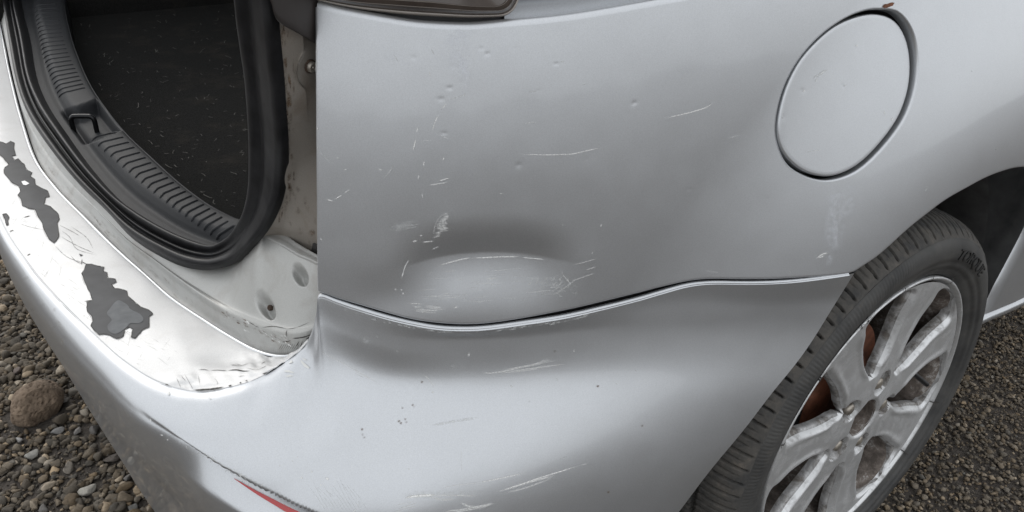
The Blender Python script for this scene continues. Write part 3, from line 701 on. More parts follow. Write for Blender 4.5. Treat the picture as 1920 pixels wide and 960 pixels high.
# striker loop
def tube(name, P, r, mat, parent, k=10, closed=False):
    P = np.asarray(P, float); n = len(P); t = unit(np.gradient(P, axis=0)); up = np.array([0.3, 0.2, 0.93]); V = []
    for i in range(n):
        a = np.cross(t[i], up); a /= max(np.linalg.norm(a), 1e-6); b_ = np.cross(t[i], a)
        V.append([P[i]+r*(math.cos(q)*a+math.sin(q)*b_) for q in np.linspace(0, 2*np.pi, k, endpoint=False)])
    f = []
    for i in range(n-1):
        for j in range(k): f.append((i*k+j, i*k+(j+1) % k, (i+1)*k+(j+1) % k, (i+1)*k+j))
    V = np.array(V).reshape(-1, 3); f.append(tuple(range(k))[::-1]); f.append(tuple(range((n-1)*k, n*k)))
    return mesh(name, V, f, mat, parent)
b1, b2 = onz([(139, 247, .680), (182, 247, .680)]); uz = np.array([0, 0, 0.022])
loop = np.vstack([b1-uz*.3, b1+uz*.2, b1+uz*.75, b1+uz*.96+(b2-b1)*.10, b1+uz+(b2-b1)*.25, b1+uz+(b2-b1)*.75, b1+uz*.96+(b2-b1)*.90, b2+uz*.75, b2+uz*.2, b2-uz*.3])
striker = tube('boot_latch_striker', cr(loop, 50), .0033, 'striker', car)
tag(striker, label='black metal latch striker loop in the boot sill')
# ------------------------------------------------------------------ carpeted boot interior
fl = np.vstack([TE*[1, 1, 0]+[0.004, 0.002, .648]])
flr = np.vstack([fl, [[-0.70, 0.30, .648], [-0.45, 0.24, .648]]]); fback = flr.copy(); fback[:, 0] = 0.55
n_f = 60
fA, fB = cr(flr, n_f), cr(fback, n_f)
carpet = grid('boot_carpet', np.stack([fA*(1-k)+fB*k for k in np.linspace(0, 1, 20)], 1), 'carpet', car)
tag(carpet, label='black boot floor carpet flecked with lint')
def box(name, lo, hi, mat, parent, bev=0.0):
    bm = bmesh.new(); bmesh.ops.create_cube(bm, size=1)
    for v in bm.verts: v.co = Vector([lo[k]+(v.co[k]+.5)*(hi[k]-lo[k]) for k in range(3)])
    if bev: bmesh.ops.bevel(bm, geom=list(bm.edges), offset=bev, segments=2, affect='EDGES')
    me = bpy.data.meshes.new(name); bm.to_mesh(me); bm.free(); return link(name, me, mat, parent)
box('boot_side_lining', (-0.86, 1.665, .30), (0.55, 1.685, 1.25), 'carpet', car)
box('seat_back', (0.50, 0.10, .30), (0.60, 1.60, 1.30), 'carpet', car, .02)
box('boot_side_trim', (-0.66, 0.185, .60), (0.50, 0.20, 1.2), 'trim_dark', car)
# hair and lint lying on the carpet
V, F_ = [], []
poly = np.array([(140, 0), (150, 90), (215, 205), (300, 290), (420, 385), (455, 395), (458, 300), (455, 150), (440, 0)], float)
cnt = 0
while cnt < 170:
    p = np.array([RNG.uniform(125, 460), RNG.uniform(0, 400)])
    xl = np.interp(p[1], [0, 96, 154, 239, 340, 417], [126, 148, 172, 230, 338, 455])
    if p[0] < xl+5 or p[0] > 462: continue
    a = RNG.uniform(0, 6.28); ln = RNG.uniform(1.5, 5)*(2.2 if RNG.random() < .10 else 1); cv_ = RNG.normal(0, .12, 4).cumsum()
    pts = [p]
    for k in range(4): pts.append(pts[-1]+ln*.5*np.array([math.cos(a+cv_[k]*3), math.sin(a+cv_[k]*3)*.6]))
    q = on(np.array(pts), 2, .6505); 
    if q[:, 1].max() > 1.6: continue
    tdir_ = unit(np.gradient(q, axis=0)); sd = unit(np.cross(tdir_, [0, 0, 1])); wd = RNG.uniform(.0002, .0005)
    o_ = len(V); V += (q-sd*wd).tolist()+(q+sd*wd).tolist()
    F_ += [(o_+k, o_+k+1, o_+k+6, o_+k+5) for k in range(4)]; cnt += 1
lint = mesh('carpet_lint', V, F_, 'lint', carpet); tag(lint, kind='stuff')
# ------------------------------------------------------------------ the rest of the shell (roof, far side, floor, doors) that shades what is seen
box('roof', (-0.55, 0.16, 1.50), (2.2, 1.54, 1.54), 'paint', car, .01)
box('far_side', (-0.80, 1.70, .30), (3.2, 1.74, 1.05), 'paint', car, .02)
box('floor_pan', (-0.80, 0.40, .24), (3.2, 1.60, .27), 'black', car)
# ------------------------------------------------------------------ wheel arch: liner, forward edge, sill
AC = np.array([0.045, 0.325]); AR = 0.402
aa = np.radians(np.linspace(4, 205, 60))
ARk = AR+.17*sm(R(138), R(195), aa)
lin = np.stack([np.stack([AC[0]+ARk*k*np.cos(aa), y_+(.10*(1-sm(R(62), R(100), aa)) if y_ < .1 else 0)+0*aa, AC[1]+ARk*k*np.sin(aa)], -1) for k, y_ in ((1.0, -0.022), (1.0, .06), (1.02, .17), (1.02, .30))], 1)
liner = grid('arch_liner', lin, 'liner', car)
box('arch_back', (-0.36, .30, .34), (0.44, .31, .74), 'black', car)
# body side in front of the wheel, set in behind the flared arch, with its sill
fe_ = ony([(2010, 290, .03), (1970, 340, .03), (1940, 392, .03), (1918, 440, .03), (1892, 490, .03), (1868, 535, .03), (1852, 568, .03), (1840, 592, .03)])
fr_ = cr(fe_, 40); zb_ = fr_[-1, 2]; xb_ = fr_[-1, 0]
grid('arch_edge_return', np.stack([fr_+[.06, .16, 0], fr_+[.03, .08, 0], fr_+[.012, .03, 0], fr_+[.002, .006, 0], fr_+[.0015, .003, 0]], 1), 'liner', car)
rows = [fr_+[.001, .004, 0], fr_+[.003, 0, 0]]
for dx_, dy_ in ((.03, -.004), (.10, -.012), (.35, -.028), (1.0, -.04), (2.6, -.03)): q_ = fr_.copy(); q_[:, 0] += dx_+(xb_-q_[:, 0])*min(1, dx_); q_[:, 1] += dy_; rows.append(q_)
side = grid('side_panel', np.stack(rows, 1), 'paint', car)
sx = np.linspace(xb_-.02, 3.2, 60); sy = np.interp(sx-xb_, [0, .03, .10, .35, 1.0, 2.6], [.03, .026, .018, .002, -.01, 0])
sill = np.stack([np.stack([sx, sy+dy_, 0*sx+zb_+dz_], -1) for dy_, dz_ in ((.012, .002), (.012, -.004), (-.002, -.005), (-.004, -.009), (-.003, -.017), (.004, -.022), (.05, -.024))], 1)
grid('side_sill', sill, 'paint', car)

# ------------------------------------------------------------------ rear wheel
wheel = bpy.data.objects.new('rear_wheel', None); COL.objects.link(wheel); wheel.parent = car
tag(wheel, label='dusty seven-spoke silver alloy rear wheel on a worn black tyre')
HZ = 0.318
def lathe(name, prof_, n, mat, parent, fn=None, flip=False, a0=0.0, a1=2*np.pi, wrap=True):
    a = np.linspace(a0, a1, n, endpoint=not wrap); pf = np.array(prof_, float)
    r_ = np.repeat(pf[None, :, 0], n, 0); y_ = np.repeat(pf[None, :, 1], n, 0); A = np.repeat(a[:, None], len(pf), 1)
    if fn is not None: r_, y_ = fn(r_, y_, A)
    P_ = np.stack([r_*np.cos(A), y_, HZ+r_*np.sin(A)], -1)
    return grid(name, P_, mat, parent, wrap=wrap, flip=flip)
tp_ = [(.222, .012), (.2345, .004), (.2365, -.001), (.240, -.0045), (.245, -.0065), (.250, -.0085), (.2505, -.0098), (.256, -.0112), (.2615, -.0120), (.2622, -.0132), (.268, -.0140), (.276, -.0142), (.2815, -.0134), (.2865, -.0116), (.2905, -.0092), (.2925, -.0080), (.2932, -.0078)]
tp2 = [(.2935, -.0074), (.2960, -.0056), (.2990, -.0028), (.3025, .0012), (.3060, .0062), (.3095, .0125), (.3125, .0200), (.3148, .0290), (.3162, .0380), (.3166, .0430), (.3106, .0435), (.3106, .0500), (.3172, .0505), (.3180, .060), (.3180, .078), (.3110, .0785), (.3110, .088), (.3180, .0885), (.3180, .125), (.3110, .1255), (.311, .135), (.3175, .1355), (.3165, .165), (.312, .188), (.302, .200), (.27, .207), (.225, .198)]
def serr(r_, y_, A):
    deg = np.degrees(A) % 360
    mask = ((r_ > .2750) & (r_ < .2910))*sm(96, 102, deg)*(1-sm(196, 202, deg))
    y_ = y_+0.00022*mask*np.sin(A*330)
    y_ = y_+0.0004*np.sin(A*3+r_*40)*(r_ < .3)
    return r_, y_
tyre = lathe('tyre', tp_+[(.2935, -.0074)], 1800, 'tyre', wheel, serr)
tag(tyre, label='worn black tyre with a dusty tread')
def grooves(r_, y_, A):
    ph = (A*88/(2*np.pi)+(y_-.0)*5.0*np.where(y_ < .06, 1, -1)) % 1.0
    g = (ph < 0.15) & (y_ > -.0045) & (y_ < .19)
    fine = (np.abs(ph-0.58) < 0.04) & (y_ > .003) & (y_ < .19)
    r_ = np.where(g, r_-0.012*sm(-.006, .003, y_), r_); r_ = np.where(fine, r_-0.0025, r_)
    r_ = r_+0.0006*fbm2(A*40, y_*90, 51, 2)
    return r_, y_
tread = lathe('tread', tp2, 1760, 'tread', wheel, grooves)
# rim barrel, lip, centre
lathe('rim_lip', [(.2300, .010), (.2335, .0010), (.2338, -.0030), (.2322, -.0048), (.2300, -.0040), (.2275, .0005), (.2255, .0035), (.2235, .006)], 260, 'alloy', wheel, flip=True)
lathe('rim_barrel', [(.2238, .0055), (.2195, .010), (.2130, .022), (.2090, .040), (.2060, .075), (.2040, .12), (.2040, .17)], 200, 'dust', wheel, flip=True)
lathe('wheel_shade_disc', [(.2045, .168), (.12, .165), (.002, .165)], 60, 'black', wheel)  # added black disc closing the barrel, stands for the darkness behind the windows
lathe('brake_disc', [(.126, .084), (.126, .070), (.123, .068), (.085, .068), (.080, .055), (.075, .050), (.02, .050), (.001, .050)], 120, 'disc', wheel, flip=True)
box('brake_caliper', (-0.17, .052, HZ-.02), (-0.075, .12, HZ+.09), 'black', wheel, .012)
# spokes: one continuous wheel face with seven windows
NS_ = 7; A_S = R(72.0)
LUG = [R(v) for v in (142, 70, -2, 214, 286)]
rr_ = np.r_[np.linspace(.0305, .034, 3), np.linspace(.036, .2245, 110)]
def half_w(r_):
    sector = np.pi/NS_*r_
    r0, r1, q = .080, .2235, .024
    open_ = np.where(r_ <= r0, 0, np.where(r_ < r0+q, np.sqrt(np.maximum(0, q*q-(r0+q-r_)**2)), q))
    lin_ = np.clip(sector-(.0285+.016*sm(.12, .225, r_)+.004*(1-sm(.08, .12, r_))), 0, 1)
    open_ = np.minimum(open_/q*np.maximum(lin_, .010), np.maximum(lin_, .010))
    cl = np.clip((r1-r_)/.016, 0, 1); open_ = open_*np.sqrt(np.maximum(0, 1-(1-cl)**2))
    return np.maximum(sector-open_, .004), open_ > 1e-5
def face_y(x_, z_, r_, w_, has):
    y_ = .0005+.0045*sm(.05, .14, r_)-.006*sm(.16, .224, r_)+.0015*np.abs(w_)**2
    y_ = y_-.0030*np.exp(-((np.abs(w_)-.70)/.16)**2)*sm(.085, .11, r_)*(1-sm(.19, .22, r_))
    y_ = y_+np.where(has, .0075*sm(.80, 1.0, np.abs(w_)), 0)
    y_ = y_+.004*(1-sm(.030, .036, r_))
    for la in LUG:
        dl = np.hypot(x_-.057*np.cos(la), z_-.057*np.sin(la)); dl2 = np.hypot(x_-.066*np.cos(la), z_-.066*np.sin(la)); dl = np.minimum(dl, dl2+.002)
        y_ = y_+.015*(1-sm(.0145, .0175, dl))
    return y_
ww = np.r_[-1.0, -.97, -.92, -.86, np.linspace(-.79, .79, 25), .86, .92, .97, 1.0]
hw, has = half_w(rr_)
rim = bpy.data.objects.new('alloy_rim', None); COL.objects.link(rim); rim.parent = wheel
V, F_, CH = [], [], []
for s in range(NS_):
    a_s = A_S-2*np.pi*s/NS_
    ang = a_s+(hw/rr_)[:, None]*ww[None]
    x_ = rr_[:, None]*np.cos(ang); z_ = rr_[:, None]*np.sin(ang)
    y_ = face_y(x_, z_, np.repeat(rr_[:, None], len(ww), 1), np.repeat(ww[None], len(rr_), 0), has[:, None])
    o_ = len(V); P_ = np.stack([x_, y_, HZ+z_], -1); V += P_.reshape(-1, 3).tolist()
    fs = grid_faces(len(rr_), len(ww), o_); F_ += fs
    for i in range(len(rr_)-1):
        for j in range(len(ww)-1):
            wm = abs(ww[j]+ww[j+1])/2; lug_in = min(math.hypot(x_[i, j]-.060*math.cos(q), z_[i, j]-.060*math.sin(q)) for q in LUG) < .0190
            CH.append(1 if ((has[i] and wm > .90) or lug_in) else 0)
    # side walls of the windows
    for j, sg in ((0, -1), (len(ww)-1, 1)):
        idx = [i for i in range(len(rr_)) if has[i]]
        if not idx: continue
        idx = [max(0, idx[0]-1)]+idx
        prev = [o_+i*len(ww)+j for i in idx]
        for dy, k_ in ((.005, .99), (.010, .97)):
            c_ = []
            for i in idx:
                A_ = a_s+(hw[i]/rr_[i])*sg*k_; c_.append(len(V)); V.append((rr_[i]*math.cos(A_), y_[i, j]+dy, HZ+rr_[i]*math.sin(A_)))
            for q in range(len(idx)-1):
                f = (prev[q], prev[q+1], c_[q+1], c_[q]); F_.append(f if sg > 0 else f[::-1]); CH.append(1)
            prev = c_
spk = mesh('spokes', V, F_, 'alloy', wheel); spk.data.materials.append(MAT['alloy_chamfer'])
spk.data.polygons.foreach_set('material_index', CH)
bm = bmesh.new(); bm.from_mesh(spk.data); bmesh.ops.remove_doubles(bm, verts=bm.verts, dist=1e-5); bmesh.ops.recalc_face_normals(bm, faces=bm.faces)
bm.to_mesh(spk.data); bm.free()
bpy.data.objects.remove(rim)
spk.name = 'alloy_spokes'
lathe('hub_bore', [(.0312, .0035), (.0305, .006), (.0295, .018), (.029, .030), (.0255, .032), (.001, .034)], 80, 'dust', wheel, flip=True)
for la in LUG:
    bm = bmesh.new(); cx, cz = .057*math.cos(la), HZ+.057*math.sin(la)
    prf_l = [(.0098, .020), (.0098, .0070), (.0088, .0045), (.0060, .0028), (.0025, .0022), (.0002, .0020)]
    V = []; F_ = []
    for k, (r_, y_) in enumerate(prf_l):
        for q in range(12): 
            a_ = q*np.pi/6; rk = r_*(1 if k > 1 else (1.0 if q % 2 == 0 else .93)); V.append((cx+rk*math.cos(a_), y_, cz+rk*math.sin(a_)))
    for k in range(len(prf_l)-1):
        for q in range(12): F_.append((k*12+q, k*12+(q+1) % 12, (k+1)*12+(q+1) % 12, (k+1)*12+q))
    bm.free(); mesh('wheel_nut', V, F_, 'bolt', wheel)
v0, v1 = ony([(1706, 694, .022), (1738, 721, .004)])
tube('tyre_valve', np.array([v0+(v1-v0)*k for k in (0, .3, .6, .8, .97, 1.0)]), .0042, 'valve', wheel)
# nicks on the rim lip
def polar(px, y_):
    p = ony([(px[0], px[1], y_)])[0]; return math.atan2(p[2]-HZ, p[0]), math.hypot(p[0], p[2]-HZ)
for px in ((1701, 536), (1629, 586), (1616, 600), (1534, 704), (1531, 708), (1459, 838), (1752, 520), (1783, 534), (1748, 756), (1693, 845)):
    a_, r_ = polar(px, -.006); t_ = .0009/r_
    V = [( (.2255+k)*math.cos(a_+q*t_), yy, HZ+(.2255+k)*math.sin(a_+q*t_)) for q in (-1, 1) for k, yy in ((0, .0016), (.003, -.0042), (.0065, -.0058), (.012, -.0048), (.019, -.0095))]
    mesh('lip_nick', V, [(k, k+1, k+6, k+5) for k in range(4)], 'crack', wheel)
# moulded lettering on the sidewall
def lettering(txt, r0, a0, size, y_, depth, mat, spacing=1.0, sx_=1.0, shear=0.0):
    cu = bpy.data.curves.new('lettering', 'FONT'); cu.body = txt; cu.size = size; cu.extrude = depth; cu.space_character = spacing; cu.shear = shear; cu.resolution_u = 3
    ob = bpy.data.objects.new('lettering', cu); COL.objects.link(ob)
    dg = bpy.context.evaluated_depsgraph_get(); me = bpy.data.meshes.new_from_object(ob.evaluated_get(dg)); COL.objects.unlink(ob); bpy.data.objects.remove(ob)
    for v in me.vertices:
        a_ = a0-v.co.x*sx_/r0; r_ = r0+v.co.y; yy = y_(r_) if callable(y_) else y_
        v.co = Vector((r_*math.cos(a_), yy-v.co.z-depth*.6, HZ+r_*math.sin(a_)))
    me.materials.clear(); o = link('sidewall_lettering', me, mat, wheel); return o
sw = np.array(tp_); swy = lambda r_: float(np.interp(r_, sw[:, 0], sw[:, 1]))
aT, rT = polar((1803, 463), -.013)
lettering('TORQUE', .2640, aT, .0235, swy, .0009, 'tyre_text', 1.0, 1.25, .15)
for txt, px in (('TREADWEAR 400', (1459, 783)), ('TRACTION A', (1503, 716)), ('TEMPERATURE A', (1548, 655))):
    a_, r_ = polar(px, -.010); lettering(txt, .2545, a_, .0085, swy, .0006, 'tyre_text', 1.1, 1.05)
# ------------------------------------------------------------------ ground and gravel
def gz(x, y): return 0.004*fbm2(np.asarray(x)*3.0, np.asarray(y)*3.0, 71, 2)
xs = np.r_[-600, -60, -10, -4, np.linspace(-2.6, 3.0, 60), 5, 12, 60, 600]; ys = np.r_[-600, -60, -10, -4, np.linspace(-2.0, 3.6, 60), 5, 12, 60, 600]
GX, GY = np.meshgrid(xs, ys, indexing='ij'); inn_ = ((np.abs(GX) < 3.5) & (np.abs(GY) < 3.8))
ground = grid('ground', np.stack([GX, GY, np.where(inn_, gz(GX, GY), 0)-.001], -1), 'earth'); tag(ground, kind='structure')
def ico(sub):
    bm = bmesh.new(); bmesh.ops.create_icosphere(bm, subdivisions=sub, radius=1); bm.verts.ensure_lookup_table()
    v = np.array([p.co[:] for p in bm.verts]); f = np.array([[q.index for q in p.verts] for p in bm.faces]); bm.free(); return v, f
ICO = {1: ico(1), 2: ico(2), 3: ico(3), 4: ico(4)}
def scatter(name, X, Y, RAD, COLR, sub, seed, flat=(.45, .85), bury=.35, rough=.22, smooth=False, lift=None):
    r = np.random.default_rng(seed); v, f = ICO[sub]; n = len(X)
    # rough convex shapes: squash, shear off random planes, rotate
    S = np.stack([r.uniform(.8, 1.35, n), r.uniform(.65, 1.1, n), r.uniform(*flat, n)], -1)
    P_ = np.repeat(v[None], n, 0)
    for _ in range(10):
        d_ = r.normal(size=(n, 3)); d_ /= np.linalg.norm(d_, axis=1, keepdims=True); h = r.uniform(.42, .80, n)
        pr_ = np.einsum('nvk,nk->nv', P_, d_); ex = np.maximum(0, pr_-h[:, None])
        P_ = P_-ex[..., None]*d_[:, None]
    P_ = P_*(1+r.normal(0, rough*.25, P_.shape[:2]))[..., None]
    P_ = P_*S[:, None]*RAD[:, None, None]
    yaw = r.uniform(0, 6.28, n); tl_ = r.normal(0, .28, n)
    c_, s_ = np.cos(tl_), np.sin(tl_); P_ = np.stack([P_[..., 0], P_[..., 1]*c_[:, None]-P_[..., 2]*s_[:, None], P_[..., 1]*s_[:, None]+P_[..., 2]*c_[:, None]], -1)
    c_, s_ = np.cos(yaw), np.sin(yaw); P_ = np.stack([P_[..., 0]*c_[:, None]-P_[..., 1]*s_[:, None], P_[..., 0]*s_[:, None]+P_[..., 1]*c_[:, None], P_[..., 2]], -1)
    zc = gz(X, Y)+RAD*S[:, 2]*(1-2*bury)+(0 if lift is None else lift)
    P_ = P_+np.stack([X, Y, zc], -1)[:, None]
    nv_ = len(v); V = P_.reshape(-1, 3); F_ = (f[None]+(np.arange(n)*nv_)[:, None, None]).reshape(-1, 3)
    me = bpy.data.meshes.new(name); me.vertices.add(len(V)); me.vertices.foreach_set('co', V.ravel().astype(np.float32))
    me.loops.add(F_.size); me.loops.foreach_set('vertex_index', F_.ravel().astype(np.int32)); me.polygons.add(len(F_))
    me.polygons.foreach_set('loop_start', np.arange(0, F_.size, 3, dtype=np.int32)); me.polygons.foreach_set('loop_total', np.full(len(F_), 3, np.int32))
    me.update(calc_edges=True)
    if smooth: me.polygons.foreach_set('use_smooth', [True]*len(F_))
    at = me.color_attributes.new('tint', 'FLOAT_COLOR', 'POINT'); cc = np.repeat(np.c_[COLR, np.ones(n)], nv_, 0)
    at.data.foreach_set('color', cc.ravel().astype(np.float32))
    return link(name, me, 'stone')
def tints(r, n, base, pale, frac, warm=.1):
    k = r.random(n); b_ = np.where(k < frac, r.uniform(*pale, n), r.uniform(*base, n)); w = r.normal(0, warm, n)
    return np.clip(np.stack([b_*(1+.26+w*.9), b_*(1+.02), b_*(1-.26-w*.8)], -1), .01, .8)
ROCK_PX = (66, 752)
rock_c = on(np.array(ROCK_PX, float), 2, .03)
big = [  # pixel, radius, colour, flatness seed, name words
    ((167, 919), .0150, (.36, .34, .30)), ((129, 876), .0135, (.22, .195, .165)), ((176, 806), .0150, (.135, .125, .115)), ((145, 808), .0125, (.17, .16, .15)), ((211, 858), .0135, (.085, .072, .062)),
    ((62, 853), .0125, (.25, .24, .22)), ((36, 824), .0085, (.30, .29, .28)), ((123, 748), .0085, (.27, .25, .23)), ((106, 807), .0110, (.20, .195, .19)), ((81, 954), .0105, (.16, .15, .14)), ((240, 895), .0110, (.14, .13, .12)), ((30, 694), .0130, (.155, .125, .11)), ((248, 951), .0105, (.15, .145, .135)), ((22, 553), .0105, (.13, .125, .12))]
bigp = np.array([on(np.array(b_[0], float), 2, .008) for b_ in big])
def near_big(X, Y):
    m_ = np.hypot((X-rock_c[0]), (Y-rock_c[1])) < .062
    for p, b_ in zip(bigp, big): m_ |= np.hypot(X-p[0], Y-p[1]) < b_[1]*1.25
    return m_
r = np.random.default_rng(81)
def patch(n, x0, x1, y0, y1): return r.uniform(x0, x1, n), r.uniform(y0, y1, n)
def bare(X, Y): return sm(.25, .75, .5+.5*fbm2(X*4+1.0, Y*4, 77, 2))*np.exp(-((Y-.86)/.20)**2)*.95
# left, behind the bumper: rounded pebbles
X, Y = patch(46000, -1.7, -.65, .35, 3.1); k = r.random(len(X)) > bare(X, Y); X, Y = X[k], Y[k]
RAD = np.clip(r.lognormal(math.log(.0060), .42, len(X)), .0028, .016); k = ~near_big(X, Y); X, Y, RAD = X[k], Y[k], RAD[k]
g1 = scatter('gravel', X, Y, RAD, tints(r, len(X), (.05, .13), (.19, .32), .13, .07), 2, 82, bury=.22, smooth=False); tag(g1, 'rounded brown and grey pebbles strewn over the earth behind the bumper', 'gravel', kind='stuff')
X, Y = patch(26000, -1.9, -.6, .2, 3.2); RAD = r.uniform(.0018, .0045, len(X)); k = ~near_big(X, Y); X, Y, RAD = X[k], Y[k], RAD[k]
g2 = scatter('gravel', X, Y, RAD, tints(r, len(X), (.035, .10), (.15, .25), .07), 1, 83, bury=.2); tag(g2, 'fine dark grit between the pebbles behind the bumper', 'gravel', kind='stuff')
# right, beside the wheel: crushed dark stone
X, Y = patch(62000, -.15, 2.2, -.75, .55); k = ~((X < .5) & (Y > .20)); X, Y = X[k], Y[k]
RAD = np.clip(r.lognormal(math.log(.0040), .32, len(X)), .002, .010)
g3_ = scatter('gravel', X, Y, RAD, tints(r, len(X), (.06, .145), (.18, .28), .06, .07), 1, 84, flat=(.4, .8), bury=.2, lift=r.uniform(0, .004, len(X))); tag(g3_, 'crushed dark grey stone covering the ground beside the wheel', 'gravel', kind='stuff')
X, Y = patch(2200, -.15, 2.2, -.75, .5); RAD = r.uniform(.006, .0095, len(X))
g4 = scatter('gravel', X, Y, RAD, tints(r, len(X), (.085, .165), (.2, .28), .12, .07), 2, 85, flat=(.35, .7), bury=.25, lift=.002); tag(g4, 'larger flat grey chips lying among the crushed stone by the tyre', 'gravel', kind='stuff')
X, Y = patch(9000, -2.6, 0, -1.6, .2); RAD = np.clip(r.lognormal(math.log(.0085), .35, len(X)), .004, .02)
g5 = scatter('gravel', X, Y, RAD, tints(r, len(X), (.055, .125), (.20, .32), .12), 1, 86, bury=.22); tag(g5, 'loose gravel on the driveway below the bumper corner', 'gravel', kind='stuff')
LBL = ['pale speckled stone lying alone on the bare earth patch', 'tan wedge-shaped stone above the bare earth patch', 'grey angular stone touching the bumper outline below the brown rock', 'grey rounded pebble next to the angular stone below the brown rock',
       'dark brown flat stone close under the bumper edge', 'pale round pebble straight below the brown rock near the picture edge', 'small whitish pebble below the brown rock', 'small pale pebble just beyond the tip of the brown rock', 'light grey pebble between the brown rock and the angular stone',
       'dull grey stone at the bottom edge of the picture below the earth patch', 'grey-brown stone between the dark flat stone and the bumper bottom', 'pinkish brown stone up from the brown rock near the picture edge', 'greyish stone in the lowest corner against the bumper', 'grey stone highest up beside the bumper outline']
for q, (p, b_) in enumerate(zip(bigp, big)):
    o = scatter('stone', np.array([p[0]]), np.array([p[1]]), np.array([b_[1]]), np.array([b_[2]]), 3, 100+q, flat=(.5, .75), bury=.2, rough=.1, smooth=False)
    tag(o, LBL[q], 'stone', 'loose stones behind the bumper')
# the big pitted rock
v, f = ICO[4]; bm = bmesh.new(); bmesh.ops.create_icosphere(bm, subdivisions=6, radius=1)
rn = np.random.default_rng(5); dv = rn.normal(size=(5, 3)); dv /= np.linalg.norm(dv, axis=1, keepdims=True)
pits = rn.normal(size=(520, 3)); pits /= np.linalg.norm(pits, axis=1, keepdims=True); pr2 = rn.uniform(.022, .070, 520)
vv = np.array([p.co[:] for p in bm.verts]); vn = vv.copy()
for d_ in dv: e_ = np.maximum(0, vv@d_-.78); vv = vv-e_[:, None]*d_*.8
h = np.ones(len(vv))
for p_, s_ in zip(pits, pr2): h -= 1.0*s_*np.exp(-(((vn-p_)**2).sum(1)/(s_*s_))**1.6)
h += .035*fbm2(vn[:, 0]*3+vn[:, 2]*2, vn[:, 1]*3-vn[:, 2], 6, 3)
vv = vv*h[:, None]*np.array([.058, .046, .040])
ar = R(50); vv = np.stack([vv[:, 0]*math.cos(ar)-vv[:, 1]*math.sin(ar), vv[:, 0]*math.sin(ar)+vv[:, 1]*math.cos(ar), vv[:, 2]], -1)
for p_, c_ in zip(bm.verts, vv): p_.co = Vector(c_)
for f_ in bm.faces: f_.smooth = True
me = bpy.data.meshes.new('rock'); bm.to_mesh(me); bm.free()
rock = link('rock', me, 'rock'); rock.location = (rock_c[0], rock_c[1], .024); tag(rock, 'large brown pitted rock among the pebbles behind the bumper', 'rock')

# ------------------------------------------------------------------ wear: flaked paint, scratches, cracks, dirt, screws
def bv_of(o):
    me = o.data; return BVHTree.FromPolygons([v.co.copy() for v in me.vertices], [tuple(p.vertices) for p in me.polygons])
BVQ, BVF = bv_of(quarter), bv_of(flap)
def jag(P, step=7, amp=1.6, seed=0):
    r_ = np.random.default_rng(seed); P = np.array(P, float); o = []
    for a, b_ in zip(P, np.roll(P, -1, 0)):
        k = max(1, int(np.linalg.norm(b_-a)/step))
        for i in range(k):
            q = a+(b_-a)*i/k; o.append(q+(r_.normal(0, amp, 2) if i else 0))
    return np.array(o)
def patch_on(name, P, bv, mat, parent, off=.0005, maxlen=9):
    bm = bmesh.new(); vs = [bm.verts.new((p[0], p[1], 0)) for p in P]
    es = [bm.edges.new((vs[i], vs[(i+1) % len(vs)])) for i in range(len(vs))]
    bmesh.ops.triangle_fill(bm, use_beauty=True, edges=es)
    for _ in range(5):
        L_ = [e for e in bm.edges if e.calc_length() > maxlen and not e.is_boundary]
        if not L_: break
        bmesh.ops.subdivide_edges(bm, edges=L_, cuts=1, use_grid_fill=False); bmesh.ops.triangulate(bm, faces=[f for f in bm.faces if len(f.verts) > 3])
    kill = []
    for v in bm.verts:
        h = cast((v.co.x, v.co.y), bv)
        if h[0] is None: kill.append(v); continue
        n_ = h[1] if h[1].dot(Vector(CAM)-h[0]) > 0 else -h[1]; v.co = h[0]+n_*off
    if kill: bmesh.ops.delete(bm, geom=kill, context='VERTS')
    for f in bm.faces: f.smooth = True
    bmesh.ops.recalc_face_normals(bm, faces=bm.faces)
    me = bpy.data.meshes.new(name); bm.to_mesh(me); bm.free(); return link(name, me, mat, parent)
class Strokes:
    def __init__(s): s.V, s.F, s.A = [], [], []
    def add(s, pts, w, bv, a=1.0, off=.00035, n=None, taper=True, curve=True):
        pts = np.array(pts, float); ln = np.linalg.norm(np.diff(pts, axis=0), axis=1).sum(); n = n or max(4, int(ln/7)+2)
        q = cr(pts, n) if len(pts) > 2 and curve else np.stack([np.interp(np.linspace(0, len(pts)-1, n), np.arange(len(pts)), pts[:, k]) for k in (0, 1)], 1)
        t = np.gradient(q, axis=0); t /= np.maximum(np.linalg.norm(t, axis=1, keepdims=True), 1e-6); nn = np.stack([-t[:, 1], t[:, 0]], 1)
        u = np.linspace(0, 1, n); k_ = np.minimum(1, 6*np.minimum(u, 1-u)+.02) if taper else np.ones(n)
        cols = [conform(q+nn*(w*.5*g*(.4+.6*k_))[:, None], bv, off) for g in (-1, 0, 1)]
        if any(x is None for c in cols for x in c): return
        o_ = len(s.V)
        for c in cols: s.V += [tuple(x) for x in c]
        s.A += [0.0]*n+list(a*k_)+[0.0]*n
        for g in (0, 1):
            for i in range(n-1): s.F.append((o_+g*n+i, o_+g*n+i+1, o_+(g+1)*n+i+1, o_+(g+1)*n+i))
    def build(s, name, mat, parent):
        if not s.F: return None
        o = mesh(name, s.V, s.F, mat, parent); at = o.data.attributes.new('fade', 'FLOAT', 'POINT'); at.data.foreach_set('value', np.array(s.A, np.float32))
        tag(o, kind='stuff'); return o
z5 = lambda P: [(x/2.2867, y/2.2867+240) for x, y in P]
